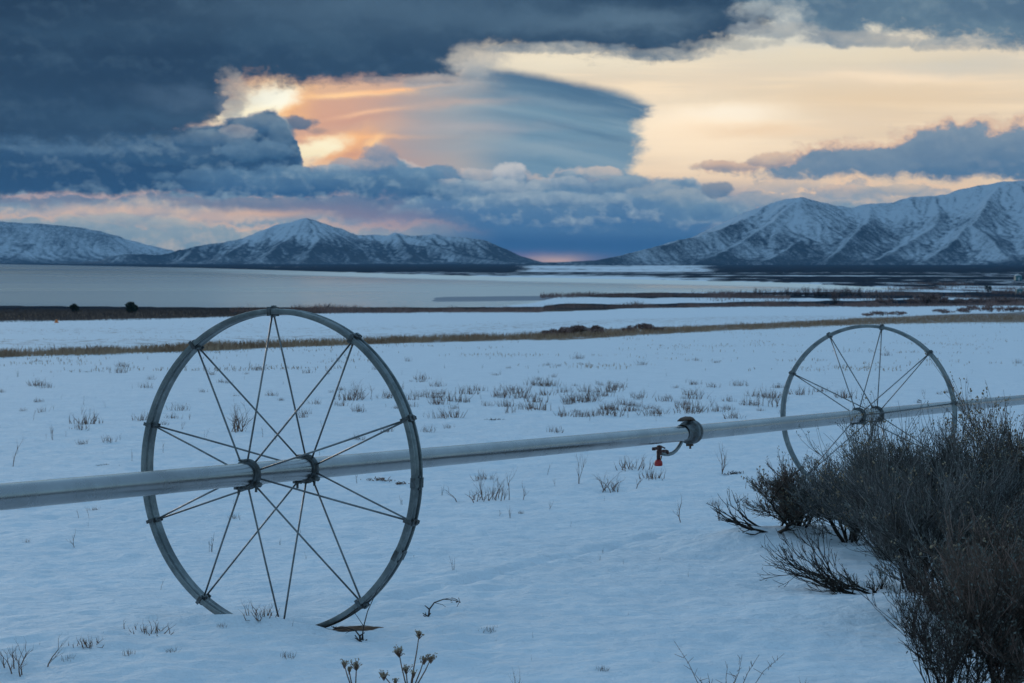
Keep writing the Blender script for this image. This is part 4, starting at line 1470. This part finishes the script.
def weed_sprig(rng, h, n=1, r=0.003, side=7):
    b = MB()
    for k in range(n):
        o = Vector((rng.gauss(0, 0.02) + (0.05 * (k - (n - 1) / 2)), rng.gauss(0, 0.03), -0.03))
        L = h * (1.0 if k == 0 else rng.uniform(0.5, 0.9))
        q, d = o, Vector((rng.gauss(0, 0.15), rng.gauss(0, 0.1), 1)).normalized()
        pts = [q]
        for i in range(5):
            d = (d + Vector((rng.gauss(0, 0.10), rng.gauss(0, 0.10), 0.02))).normalized()
            q = q + d * (L / 5)
            pts.append(q)
        b.tube(pts, [r, r, r * 0.85, r * 0.7, r * 0.55, r * 0.35], 4, cap=False)
        for j in range(side):
            t = rng.uniform(0.15, 0.95) * 4.99
            i = int(t)
            p = pts[i].lerp(pts[i + 1], t - i)
            s = rng.choice((-1, 1))
            e = (Vector((s * rng.uniform(0.5, 1.0), rng.gauss(0, 0.5), rng.uniform(0.3, 0.9)))).normalized() * (L * rng.uniform(0.10, 0.34) * (1.1 - t / 6))
            m = p + e * 0.5 + Vector((0, 0, -0.01))
            b.tube([p, m, p + e], [r * 0.6, r * 0.5, r * 0.3], 3, cap=False)
            if rng.random() < 0.5:
                f = p + e
                b.tube([m, m + Vector((s * 0.3 * e.length, rng.gauss(0, 0.01), 0.5 * e.length))], [r * 0.45, r * 0.25], 3, cap=False)
    return b


def weed_flat(rng, h, w):
    b = MB()
    for k in range(46):
        a = rng.uniform(0, 2 * math.pi)
        q = Vector((rng.gauss(0, w * 0.33), rng.gauss(0, w * 0.16), rng.uniform(-0.02, 0.01)))
        e = Vector((math.cos(a), math.sin(a), rng.uniform(0.15, 1.1))).normalized() * rng.uniform(0.3, 1.0) * h
        b.tube([q, q + e * 0.6, q + e + Vector((0, 0, -0.01))], [0.004, 0.0035, 0.002], 3, cap=False)
    return b


def weed_bent(rng, h, w):
    b = MB()
    s = [(0, 0, -0.03), (0.05 * w, 0, h * 0.42), (w * 0.22, 0.02, h * 0.80), (w * 0.55, 0.03, h * 1.0), (w, 0.03, h * 0.93)]
    b.tube(s, [0.006, 0.0045, 0.0036, 0.0028, 0.002], 5)
    b.tube([s[2], (w * 0.5, 0.05, h * 0.62), (w * 0.62, 0.06, h * 0.45)], [0.002, 0.0016, 0.001], 4)
    b.tube([s[3], (w * 0.75, 0.0, h * 1.12), (w * 0.95, 0.0, h * 1.10)], [0.002, 0.0016, 0.001], 4)
    b.tube([s[1], (-w * 0.12, 0.03, h * 0.6)], [0.004, 0.002], 4)
    for k in range(12):
        q = Vector(s[4]) + Vector((rng.gauss(0, 0.012), rng.gauss(0, 0.012), rng.gauss(0, 0.006)))
        b.tube([q, q + Vector((rng.gauss(0, 0.012), rng.gauss(0, 0.02), rng.gauss(0, 0.01)))], 0.0018, 3)
    for k in range(6):
        a = rng.uniform(0, 6.28)
        b.tube([(rng.gauss(0, 0.015), rng.gauss(0, 0.015), -0.02), (0.03 * math.cos(a), 0.03 * math.sin(a), rng.uniform(0.005, 0.03))], [0.005, 0.0025], 4)
    return b


rngw = random.Random(77)
VARIANTS = {}


def variant(kind, i):
    k = (kind, i)
    if k not in VARIANTS:
        rng = random.Random(i * 13 + len(kind) * 7)
        if kind in ('tuft', 'sprig', 'bushlet'):
            b = MB()
            n, w = {'tuft': (22 + 5 * (i % 3), 0.95), 'sprig': (1 + i % 2, 0.08), 'bushlet': (9, 0.5)}[kind]
            sp = {'tuft': [(2, 0.6, 0.35, 0, 0.3), (2, 0.6, 0.35, 0, 0.3)], 'sprig': [(5, 0.42, 0.75, 0, 0.5), (3, 0.55, 0.6, 0, 0.4)], 'bushlet': [(4, 0.62, 0.65, 0, 0.15), (4, 0.6, 0.6, 0, 0.2)]}[kind]
            for k in range(n):
                a = rng.uniform(0, 6.28)
                o = Vector((rng.gauss(0, w * 0.36), rng.gauss(0, w * 0.36), -0.06))
                d = Vector((math.cos(a) * rng.random() * 0.5 + o.x * 0.5, math.sin(a) * rng.random() * 0.5 + o.y * 0.5, 1)) if kind != 'sprig' else Vector((rng.gauss(0, 0.12), rng.gauss(0, 0.12), 1))
                L = (0.62 if kind == 'sprig' else 0.42) * (rng.uniform(0.5, 1.1) if n > 2 else 1)
                grow([b], rng, o, d.normalized(), L, {'sprig': 0.014, 'tuft': 0.019, 'bushlet': 0.012}[kind], 0, sp, 0.2, 0)
            top = max(v[2] for v in b.v)
            b.v = [(x / top, y / top, z / top) for (x, y, z) in b.v]
        elif kind == 'stems':
            b = weed_fan(rng, 1.0, 0.30, 2 + i % 3, 0.010, 1)
        root = b.n                                   # the stems share one root under the snow
        b.add([(0, 0, -0.10)], [])
        for f in list(b.f):
            low = [j for j in f if b.v[j][2] < -0.02]
            if 2 <= len(low) < len(f):
                b.f.append((root, low[0], low[1]))
                b.m.append(0)
        VARIANTS[k] = b.mesh('weed', [M_TWIG if kind == 'stems' else M_WEED])
    return VARIANTS[k]


WEED = {'bushlet': ('weed_plant', 'weed clump', 'weed', ''),
        'tuft': ('weed_plant', 'small fan of dry brown weed stems poking through the snow field', 'weed', 'dry weed tufts in the snow field'),
        'sprig': ('weed_plant', 'single dry branched weed stem standing in the snow field', 'weed', 'dry branched stems in the snow field'),
        'stems': ('grass_tuft', 'few bare straw thin stalks standing in the snow field', 'weed', 'thin bare stalks in the snow field')}


def plant_weed(kind, px, row, hpx, wf=1.0, label=None):
    p = ground_pt(px, row)
    d = math.hypot(p[0], p[1])
    h = hpx * d / F_PX
    i = rngw.randrange(5)
    name, lab, cat, grp = WEED[kind]
    o = bpy.data.objects.new(name, variant(kind, i))
    col.objects.link(o)
    o.location = tuple(p)
    o.rotation_euler = (0, 0, rngw.uniform(0, 6.28))
    o.scale = (h * wf, h * wf, h)
    if label:
        tag(o, label, cat)
    else:
        tag(o, lab, cat, grp)
    return o


for q in [(33, 420, 12), (53, 440, 14), (131, 461, 14), (163, 453, 14), (357, 483, 10), (590, 421, 13), (643, 405, 13), (711, 407, 13), (555, 486, 9),
          (550, 509, 10), (571, 527, 7), (160, 590, 13), (263, 437, 14), (925, 399, 11), (967, 384, 10), (745, 490, 15), (547, 474, 13), (522, 500, 21), (485, 499, 14), (499, 516, 9), (510, 518, 14)]:
    plant_weed('sprig', *q, wf=1.0)
for q in [(85, 424, 14), (38, 386, 7), (142, 420, 9), (350, 400, 11), (342, 406, 6), (181, 410, 8), (390, 398, 10), (315, 404, 6), (420, 397, 8), (431, 397, 9), (436, 403, 6), (453, 401, 11), (466, 394, 10), (461, 402, 8),
          (487, 406, 6), (440, 418, 8), (452, 417, 10), (522, 398, 10), (536, 402, 10), (540, 410, 11), (529, 409, 9), (563, 392, 8), (577, 402, 12), (565, 416, 10), (554, 432, 7), (448, 428, 5),
          (610, 392, 10), (613, 416, 13), (605, 414, 9), (583, 402, 10), (658, 414, 9), (691, 412, 14), (684, 408, 10), (732, 418, 9), (750, 405, 9), (624, 405, 9), (695, 399, 9), (631, 469, 14), (652, 479, 10), (483, 479, 9), (287, 657, 7), (172, 652, 5),
          (260, 617, 14), (690, 395, 8), (640, 398, 8), (545, 395, 8), (500, 396, 8), (412, 400, 8), (590, 396, 8), (665, 401, 7), (770, 398, 9), (800, 395, 9), (845, 398, 9), (820, 392, 7)]:
    plant_weed('tuft', q[0], q[1], q[2] * 1.3, wf=1.15)
for q in [(18, 377, 10), (84, 405, 10), (424, 417, 8), (443, 495, 14), (210, 552, 24), (452, 570, 20), (402, 505, 12), (280, 545, 9), (240, 520, 10), (656, 421, 6), (600, 560, 8), (660, 560, 5), (205, 440, 12), (120, 440, 9), (320, 455, 8)]:
    plant_weed('stems', *q)
for k in range(46):
    px_, row_ = rngw.gauss(570, 120), rngw.uniform(384, 418)
    if 412 < px_ < 775 and row_ < 452 - 0.06 * (px_ - 420):
        plant_weed('tuft', px_, row_, rngw.uniform(6, 12), rngw.uniform(0.9, 1.5))
for k in range(44):
    px_, row_ = rngw.uniform(0, 430), rngw.uniform(366, 446)
    plant_weed('tuft' if rngw.random() < 0.6 else 'sprig', px_, row_, rngw.uniform(5, 11), rngw.uniform(0.8, 1.2))
for k in range(26):
    px_, row_ = rngw.uniform(0, 720), rngw.uniform(500, 680)
    plant_weed('tuft' if rngw.random() < 0.4 else 'stems', px_, row_, rngw.uniform(4, 9), rngw.uniform(0.8, 1.3))
# fainter ones scattered further out
for k in range(110):
    px_, row_ = rngw.uniform(0, 1024), 352 + 62 * rngw.random() ** 0.8
    if rngw.random() < 0.35:
        px_ = rngw.gauss(600, 150)
    plant_weed('tuft' if rngw.random() < 0.45 else 'stems', px_, row_, rngw.uniform(3.0, 7.5), rngw.uniform(0.7, 1.2))
# weeds that can be told apart
plant_weed('sprig', 11, 466, 31, label='tall dry branched weed above the pipe at the left edge of the field')
plant_weed('sprig', 75, 548, 20, 1.3, 'little dark bushy weed in the snow left of the near wheel')
plant_weed('sprig', 79, 518, 11, 1.2, 'left of two short twigs just under the pipe at the left')
plant_weed('sprig', 90, 518, 13, 1.0, 'right of two short twigs just under the pipe at the left')
plant_weed('bushlet', 238, 432, 32, 0.95, 'pale bushy weed seen through the upper left spokes of the near wheel')
plant_weed('bushlet', 361, 398, 20, 0.9, 'thick brown weed seen through the upper right spokes of the near wheel')
plant_weed('bushlet', 509, 413, 11, 1.1, 'darkest brown weed tuft of the patch above the middle of the pipe')
plant_weed('bushlet', 771, 407, 24, 1.0, 'large brown weed clump at the left rim of the far wheel')
plant_weed('bushlet', 497, 500, 34, 0.8, 'tall forked twig in the snow below the middle of the pipe')
plant_weed('bushlet', 476, 500, 15, 1.9, 'low spreading twig left of the tall forked twig below the pipe')
plant_weed('bushlet', 612, 491, 22, 1.3, 'dark spreading weed clump under the pipe, left of the sprinkler')
plant_weed('sprig', 578, 484, 33, 0.8, 'upright dry stem below the pipe, left of the dark spreading weed')
plant_weed('sprig', 722, 474, 34, 1.0, 'branched dry weed to the right of the red sprinkler weight')
plant_weed('sprig', 682, 522, 29, 1.0, 'left of two slender weeds beside the leftmost shrub')
plant_weed('sprig', 719, 521, 27, 0.9, 'right of two slender weeds beside the leftmost shrub')
plant_weed('bushlet', 17, 672, 38, 1.1, 'large spiky dry weed in the bottom left corner')
plant_weed('tuft', 88, 645, 13, 1.5, 'low dark weed right of the spiky weed in the bottom left corner')
plant_weed('tuft', 148, 633, 16, 1.9, 'wide low weed in the snow in front of the left foot of the near wheel')
plant_weed('tuft', 490, 631, 8, 1.6, 'tiny dark weed right of the bent stem in the foreground snow')
plant_weed('sprig', 515, 694, 30, 0.9, 'bare twig at the bottom edge right of the seed heads')
plant_weed('sprig', 805, 690, 14, 1.4, 'short twig at the bottom edge left of the open shrub')
for (px_, row_, h_, w_, label, kind) in [
        (428, 616, 0.085, 0.15, 'bent dark stem drooping to the right near the foot of the near wheel', 'bent'),
        (361, 641, 0.060, -0.13, 'dark twig lying to the left under the near wheel', 'bent'),
        (733, 474, 0.07, 0.14, 'small dark clump at the foot of the branched weed by the sprinkler', 'flat'),
        (378, 480, 0.07, 0.20, 'flattened brown weed behind the right side of the near wheel', 'flat'),
        (402, 484, 0.05, 0.12, 'small flattened weed against the right rim of the near wheel', 'flat'),
        (494, 420, 0.06, 0.22, 'flat dark weed at the lower edge of the weed patch', 'flat'),
        (106, 465, 0.02, 0.16, 'flat dark weed just above the pipe at the left', 'flat'),
        (88, 372, 0.05, 0.35, 'flat dark patch of weed far up the field at the left', 'flat')]:
    p = ground_pt(px_, row_)
    rng = random.Random(int(px_))
    bb = weed_bent(rng, h_, w_) if kind == 'bent' else weed_flat(rng, h_, w_)
    o = bpy.data.objects.new('weed_plant', bb.mesh('weed', [M_WEED if px_ in (378, 402, 612) else M_TWIG]))
    col.objects.link(o)
    o.location = tuple(p)
    tag(o, label, 'weed')
p = ground_pt(361, 641)
o = bpy.data.objects.new('weed_plant', (lambda bb: (bb.tube([(0.0, 0, -0.02), (0.012, 0, 0.07), (0.03, 0.02, 0.14), (0.075, 0.03, 0.24), (0.09, 0.03, 0.26)], [0.005, 0.004, 0.003, 0.0022, 0.0015], 4),
                                              bb.tube([(0.012, 0, 0.07), (-0.03, 0.01, 0.13), (-0.035, 0.01, 0.16)], [0.002, 0.0015, 0.001], 3), bb)[-1])(MB()).mesh('weed', [M_TWIG]))
col.objects.link(o)
o.location = (p[0], p[1] + 0.02, p[2])
tag(o, 'thin leaning stem in front of the right foot of the near wheel', 'weed')

# twig fan at the bottom edge
p = ground_pt(722, 694)
bb = MB()
rng = random.Random(5)
k_ = math.hypot(p[0], p[1]) / F_PX
for (dx_, dz_) in [(-36, 62), (-22, 30), (4, 38), (10, 30), (16, 44), (28, 46), (46, 48), (-10, 26)]:
    e = Vector((dx_ * k_, rng.gauss(0, 0.03), dz_ * k_))
    o = Vector((dx_ * 0.35 * k_, 0, -0.03))
    pts = [o, o + e * 0.3 + Vector((rng.gauss(0, 0.008), 0, 0.01)), o + e * 0.62 + Vector((rng.gauss(0, 0.008), 0, 0)), o + e]
    bb.tube(pts, [0.0024, 0.0020, 0.0015, 0.0008], 4, cap=False)
    for j in range(6):
        t = rng.uniform(0.2, 0.9)
        q = pts[0].lerp(pts[3], t)
        bb.tube([q, q + Vector((rng.gauss(0, 0.018), rng.gauss(0, 0.01), rng.uniform(0.005, 0.03)))], [0.0013, 0.0007], 3, cap=False)
o = bpy.data.objects.new('weed_plant', bb.mesh('weed', [M_WEED]))
col.objects.link(o)
o.location = tuple(p)
tag(o, 'fan of bare dark twigs at the bottom edge left of the open shrub', 'weed')


# tall dry plants with seed heads at the bottom edge
def seed_plant(px, row, heads, label):
    p = ground_pt(px, row)
    k = math.hypot(p[0], p[1]) / F_PX
    root = thing('seed_plant', p, label, 'plant')
    rng = random.Random(int(px * 7))
    b = MB()
    hb = []
    for (hx, hy, s) in heads:
        e = Vector(((hx - px) * k, rng.gauss(0, 0.02), (row - hy) * k))
        b.tube([(0, 0, -0.03), (e.x * 0.25, e.y * 0.3, e.z * 0.35), (e.x * 0.75, e.y * 0.7, e.z * 0.75), tuple(e)], [0.0036, 0.0032, 0.0026, 0.0018], 5)
        hh = MB()
        for j in range(int(12 + s * 2.2)):
            o = e + Vector((rng.gauss(0, s * 0.34 * k), rng.gauss(0, s * 0.30 * k), rng.gauss(0, s * 0.22 * k) + s * 0.25 * k))
            b.tube([e - Vector((0, 0, 0.02)), o], [0.0016, 0.001], 3, cap=False)
            r = rng.uniform(0.0015, 0.0034)
            for m in range(3):
                w = o + Vector((rng.gauss(0, r), rng.gauss(0, r), rng.gauss(0, r)))
                hh.add([w + Vector(v) * r * rng.uniform(0.6, 1.2) for v in ((1, 0, 0.2), (-1, 0.2, 0), (0, 1, -0.2), (0.2, -1, 0), (0, 0.2, 1.2), (0.1, 0, -1.0))],
                       [(0, 2, 4), (2, 1, 4), (1, 3, 4), (3, 0, 4), (2, 0, 5), (1, 2, 5), (3, 1, 5), (0, 3, 5)])
        hb.append(hh)
    b.part('stem', M_WEED, root)
    for hh in hb:
        hh.part('seed_head', M_HEAD, root, smooth=False)
    return root


seed_plant(409, 706, [(399, 652, 9), (419.5, 633, 5), (406, 670, 6), (424, 660, 6), (431, 658, 7), (414, 672, 4), (384, 675, 7), (395, 681, 3)], 'tall dry plant with several tan seed heads at the bottom edge below the near wheel')
seed_plant(355, 704, [(356, 667, 9), (344, 664, 5), (349, 670, 4)], 'shorter dry plant with clustered seed heads at the bottom edge left of the tall one')


# ------------------------------------------------------------------ things far out on the field
def leaf_cloud(rng, cx, cz, rx, ry, rz, n, size, lobes=7, flatb=0.0):
    """many small leaf faces in an uneven crown"""
    L = [(rng.normal(0, 0.45), rng.normal(0, 0.45), rng.normal(0, 0.40), rng.uniform(0.35, 0.62)) for _ in range(lobes)]
    pts = []
    while len(pts) < n:
        l = L[rng.integers(lobes)]
        v = rng.normal(0, 1, 3)
        v = v / np.linalg.norm(v) * l[3] * rng.uniform(0.3, 1) ** 0.5
        q = np.array(l[:3]) + v
        if np.linalg.norm(q) < 1.05:
            pts.append(q)
    P = np.array(pts) * [rx, ry, rz] + [cx, 0, cz]
    P[:, 2] = np.maximum(P[:, 2], flatb)
    A = rng.normal(0, 1, (n, 3)) * size
    B = rng.normal(0, 1, (n, 3)) * size
    V = np.stack([P - A, P + B * 0.7, P + A, P - B * 0.7], 1).reshape(-1, 3)
    return V, [(4 * i, 4 * i + 1, 4 * i + 2, 4 * i + 3) for i in range(n)]


def far_bush(px, row, wpx, hpx, mat, label, group=None, name='bush', n=700, tree=False, seed=0, cat='shrub', base=0.0, twigs=False):
    rng = np.random.default_rng(seed + int(px * 3))
    p = ground_pt(px, row)
    k = math.hypot(p[0], p[1]) / F_PX
    w, h = wpx * k / 2, hpx * k
    root = thing(name, p, label, cat, group)
    tb = MB()
    r2 = random.Random(seed + int(px))
    if twigs:
        cb = MB()
        grown = [tb, cb]
        for j in range(9):
            a = 2 * math.pi * (j + r2.random()) / 9
            d = Vector((math.cos(a) * w / h * r2.random() * 1.2, math.sin(a) * w / h * r2.random() * 1.2, 1)).normalized()
            grow(grown, r2, Vector((math.cos(a) * w * 0.1, math.sin(a) * w * 0.1, -0.1)), d, h * 0.45, 0.026 * h, 0,
                 [(4, 0.62, 0.6, 0, 0.3), (5, 0.62, 0.5, 1, 0.3), (4, 0.6, 0.45, 1, 0.3)], 0.2)
        for q in (tb, cb):
            pass
        tb.part('trunk', M_WOOD, root)
        cb.part('crown', mat, root)
    else:
        for j in range(4):
            a = r2.uniform(0, 6.28)
            tb.tube([(math.cos(a) * w * 0.08, math.sin(a) * w * 0.08, -0.1), (math.cos(a) * w * 0.25, math.sin(a) * w * 0.25, h * 0.4), (math.cos(a) * w * 0.45, math.sin(a) * w * 0.45, h * 0.75)], [0.04 * h, 0.03 * h, 0.01 * h], 5)
        tb.part('trunk', M_WOOD, root)
        V, F = leaf_cloud(rng, 0, h * (0.5 + base / 2), w, w, h * (0.5 - base / 2), n, (0.10 if n > 1000 else 0.055) * math.sqrt(w * h), 9, 0.03 * h)
        cb = MB()
        cb.add(V, F)
        cb.part('crown', mat, root, smooth=False)
    return root


far_bush(74, 312.4, 9, 8.5, M_JUNIPER, 'smaller round dark evergreen bush on the brown lake shore at the left', name='juniper', n=1500, cat='tree', base=0.03)
far_bush(130.5, 313, 13.5, 10.5, M_JUNIPER, 'larger round dark evergreen bush on the brown lake shore at the left', name='juniper', n=2000, cat='tree', base=0.03)
far_bush(835, 305, 19, 16, M_WILLOW, 'lone bare bushy tree on the dark shore strip right of the tree row', name='bare_tree', cat='tree', twigs=True)
for k in range(19):
    x_ = 741 + k * 6.6 + rngw.uniform(-2, 2)
    far_bush(x_, 296.4 + rngw.uniform(-0.8, 0.8), rngw.uniform(9, 15), rngw.uniform(6.5, 10.5) + (2 if k > 9 else 0), M_WILLOW, 'small bare tree in the row between the lake and the snow at the right', 'bare trees along the far lake shore', 'bare_tree', cat='tree', twigs=True, seed=k)
# dark red brown shrubs on the strip of grass
for j, (x_, r_, w_, h_) in enumerate([(548, 337, 24, 6.5), (562, 336, 26, 9), (580, 335.6, 26, 10.5), (596, 335, 22, 9.5), (630, 333, 20, 7.5), (645, 332, 22, 8.5), (657, 331.6, 14, 6)]):
    far_bush(x_, r_, w_, h_, M_WILLOW, ['dark red brown shrub in the left group on the grass strip in mid field', 'dark red brown shrub in the right group on the grass strip in mid field'][j > 3],
             ['left shrub group on the grass strip', 'right shrub group on the grass strip'][j > 3], n=1000, seed=j, base=0.02)
for j, (x_, r_, w_, h_) in enumerate([(866, 316.2, 18, 3.5), (882, 315.6, 24, 5.5), (898, 315.2, 18, 4.0), (945, 313.4, 24, 4.5), (968, 312.6, 30, 6.5), (990, 312, 28, 6.5), (1012, 311.4, 30, 6.0)]):
    far_bush(x_, r_, w_, h_, M_WILLOW, 'low dark bush on the grass strip behind the far wheel', 'low dark bushes behind the far wheel', n=600, seed=40 + j, base=0.02)
for j, (x_, r_, w_, h_) in enumerate([(885, 305.3, 24, 7), (912, 305, 20, 7), (927, 304.8, 26, 13), (940, 304.6, 20, 9.5), (958, 304.5, 26, 6), (982, 304.2, 28, 6.5), (1006, 304, 30, 7)]):
    far_bush(x_, r_, w_, h_, M_WILLOW, 'the tallest brown thicket of the far shore strip at the right' if j == 2 else 'brown thicket on the far shore strip at the right', None if j == 2 else 'brown thickets on the far shore strip', n=700, seed=60 + j, base=0.02)
far_bush(988, 292.5, 7, 8.5, M_JUNIPER, 'small dark tree on the plain below the mountain at the far right', name='juniper', n=500, cat='tree')
far_bush(365, 311, 4.5, 5, M_WILLOW, 'tiny bare bush on the lake edge right of the near wheel top', name='bush', twigs=True)
far_bush(509, 310.6, 4.5, 5.5, M_WILLOW, 'tiny bare bush on the lake edge at the tip of the bay', name='bush', twigs=True)

# orange marker at the edge of the marsh
p = ground_pt(56.5, 322.8)
k_ = math.hypot(p[0], p[1]) / F_PX
m_or, t_, b_ = material('orange_paint')
b_.inputs['Base Color'].default_value = (0.62, 0.16, 0.02, 1)
bb = MB()
bb.lathe((0, 0, 0), (0, 0, 1), [(-0.05, 2.3 * k_), (0.4 * k_, 2.4 * k_), (0.7 * k_, 1.7 * k_), (2.2 * k_, 1.3 * k_), (3.2 * k_, 0.7 * k_), (3.3 * k_, 0.001)], 16)
o = bpy.data.objects.new('marker', bb.mesh('marker', [m_or]))
col.objects.link(o)
o.location = tuple(p)
tag(o, 'small orange marker at the edge of the snow by the brown marsh', 'marker')

# two sheds out on the plain
m_sh, t_, b_ = material('teal_siding')
nn = S(t_, noise(t_, objpos(t_), 2.0, 3, 0.5).outputs['Fac'])
t_.links.new(mixc(t_, nn, (0.03, 0.15, 0.17, 1), (0.05, 0.20, 0.22, 1)), b_.inputs['Base Color'])
m_rf, t_, b_ = material('shed_roof')
b_.inputs['Base Color'].default_value = (0.45, 0.47, 0.50, 1)
for (px_, row_, w_, h_, label) in [(1018, 280.5, 6, 6.5, 'teal shed on the plain below the mountain, the farther of two'), (1019, 293.5, 5.5, 6.0, 'teal shed on the plain below the mountain, the nearer of two')]:
    p = ground_pt(px_, row_)
    k_ = math.hypot(p[0], p[1]) / F_PX
    root = thing('shed', p, label, 'shed')
    w, h, dp = w_ * k_, h_ * k_ * 0.7, w_ * k_ * 1.2
    bb = MB()
    bb.box((0, 0, h / 2 - 0.2), (1, 0, 0), (0, 1, 0), (0, 0, 1), w, dp, h + 0.4)
    bb.part('wall', m_sh, root, smooth=False)
    bb = MB()
    e, pk = w * 0.56, h + h_ * k_ * 0.3
    vs = [(-e, -dp * 0.55, h + 0.02), (e, -dp * 0.55, h + 0.02), (0, -dp * 0.55, pk), (-e, dp * 0.55, h + 0.02), (e, dp * 0.55, h + 0.02), (0, dp * 0.55, pk)]
    bb.add(vs, [(0, 1, 2), (5, 4, 3), (0, 2, 5, 3), (1, 4, 5, 2), (0, 3, 4, 1)])
    bb.part('roof', m_rf, root, smooth=False)
    bb = MB()
    bb.box((0, -dp / 2 - 0.02, h * 0.32), (1, 0, 0), (0, 1, 0), (0, 0, 1), w * 0.3, 0.08, h * 0.64)
    bb.part('door', m_rf, root, smooth=False)


# grass nobody could count
def blades(name, n, pos, hgt, mat, seed, wid=0.012):
    rng = np.random.default_rng(seed)
    x, y, amp = pos(rng, n)
    n = len(x)
    z = height(x, y, False)
    h = hgt * rng.uniform(0.4, 1.1, n) * amp
    a = rng.uniform(0, 6.28, n)
    r = np.hypot(x, y)
    w = np.maximum(wid, 0.16 * r / F_PX) * rng.uniform(0.6, 1.3, n)
    lx, ly = rng.normal(0, 0.28, n) * h, rng.normal(0, 0.28, n) * h
    c, s = np.cos(a) * w, np.sin(a) * w
    V = np.stack([np.stack([x - c, y - s, z - 0.03], -1), np.stack([x + c, y + s, z - 0.03], -1),
                  np.stack([x + lx * 0.4 + c * 0.7, y + ly * 0.4 + s * 0.7, z + h * 0.6], -1), np.stack([x + lx, y + ly, z + h], -1),
                  np.stack([x + lx * 0.4 - c * 0.7, y + ly * 0.4 - s * 0.7, z + h * 0.6], -1)], 1).reshape(-1, 3)
    F = (np.arange(n)[:, None] * 5 + np.array([0, 1, 2, 3, 4])).astype(np.int32)
    me = bpy.data.meshes.new(name)
    me.vertices.add(len(V))
    me.vertices.foreach_set('co', V.astype(np.float32).ravel())
    me.loops.add(F.size)
    me.loops.foreach_set('vertex_index', F.ravel())
    me.polygons.add(n)
    me.polygons.foreach_set('loop_start', np.arange(0, F.size, 5, dtype=np.int32))
    me.update(calc_edges=True)
    return link(name, me, mat, kind='stuff')


_rr = np.geomspace(8, 2500, 4000)
_row = HOR + F_PX * -np.interp(_rr, PR, PH) / _rr


def at_rows(px, row):
    r = np.interp(-row, -_row, _rr)
    a = np.arctan((px - 512) / F_PX)
    return r * np.sin(a), r * np.cos(a)


def strip_pos(rng, n):
    px = rng.uniform(-80, 1120, n)
    c = np.interp(px, [q[0] for q in STRIP], [q[1] for q in STRIP])
    hw = np.interp(px, [0, 250, 520, 560, 660, 700, 900, 1024], [1.5, 1.8, 2.2, 4.0, 3.2, 2.2, 3.0, 4.5])
    row = c + hw * np.clip(rng.normal(0, 0.5, n), -1, 1) + 0.4
    x, y = at_rows(px, row)
    d = fbm(x / 3.0, y / 4.0, 3, 91)
    k = d > rng.uniform(-0.6, 0.35, n)
    return x[k], y[k], (1.0 + 0.6 * d)[k]


def sparse_pos(rng, n):
    px = rng.uniform(-80, 1120, n)
    row = 322 + 48 * rng.random(n) ** 1.1
    x, y = at_rows(px, row)
    d = fbm(x / 5.0, y / 9.0, 3, 92)
    k = d > rng.uniform(0.05, 0.65, n)
    return x[k], y[k], 0.7 + 0 * x[k]


def marsh_pos(rng, n):
    px = rng.uniform(-120, 420, n)
    lo = np.interp(px, [-100, 0, 100, 200, 290, 330, 420], [322, 321, 319.6, 317.4, 314.8, 312.8, 312.4])
    row = 308.5 + (lo - 308.5) * rng.random(n)
    x, y = at_rows(px, row)
    d = fbm(x / 14.0, y / 30.0, 3, 93)
    return x, y, 1.0 + 0.5 * d


def shore_pos(rng, n):
    """thickets too far off to count along the lake edge"""
    px = rng.uniform(230, 1120, n)
    c = np.interp(px, [230, 330, 440, 540, 560, 640, 700, 760, 835, 900, 950, 1024, 1120], [312.5, 312.2, 312, 311.6, 307.6, 307.4, 306.8, 305.8, 306, 305.6, 304.8, 304, 303])
    row = c + rng.normal(0, 0.45, n)
    x, y = at_rows(px, row)
    d = fbm(x / 9.0, y / 40.0, 3, 94)
    k = d > rng.uniform(-0.5, 0.3, n)
    return x[k], y[k], (0.8 + 1.5 * np.maximum(d, 0))[k]


def spit_pos(rng, n):
    px = rng.uniform(540, 790, n)
    row = np.interp(px, [540, 600, 700, 790], [297, 296, 296.4, 298]) + rng.normal(0, 0.7, n)
    x, y = at_rows(px, row)
    d = fbm(x / 16.0, y / 60.0, 3, 95)
    k = d > rng.uniform(-0.5, 0.3, n)
    return x[k], y[k], (0.8 + 1.4 * np.maximum(d, 0))[k]


def plain_pos(rng, n):
    """brush on the wet plain beyond the bay"""
    px = 690 + 400 * rng.random(n) ** 0.8
    row = rng.uniform(283.5, 305, n)
    x, y = at_rows(px, row)
    d = fbm(x / 40.0, y / 110.0, 3, 96)
    k = (d > rng.uniform(0.0, 0.5, n)) & (water_mask(x, y) < 0.3)
    return x[k], y[k], (0.6 + 1.6 * np.maximum(d, 0))[k]


blades('shrubbery', 40000, plain_pos, 1.6, M_WILLOW, 6)
blades('grass', 42000, strip_pos, 0.34, M_GRASS, 1)
blades('grass', 30000, sparse_pos, 0.16, M_GRASS, 2)
blades('rushes', 26000, marsh_pos, 0.55, M_RUSHES, 3)
blades('shrubbery', 26000, shore_pos, 1.1, M_WILLOW, 4)
blades('shrubbery', 9000, spit_pos, 1.5, M_WILLOW, 5)
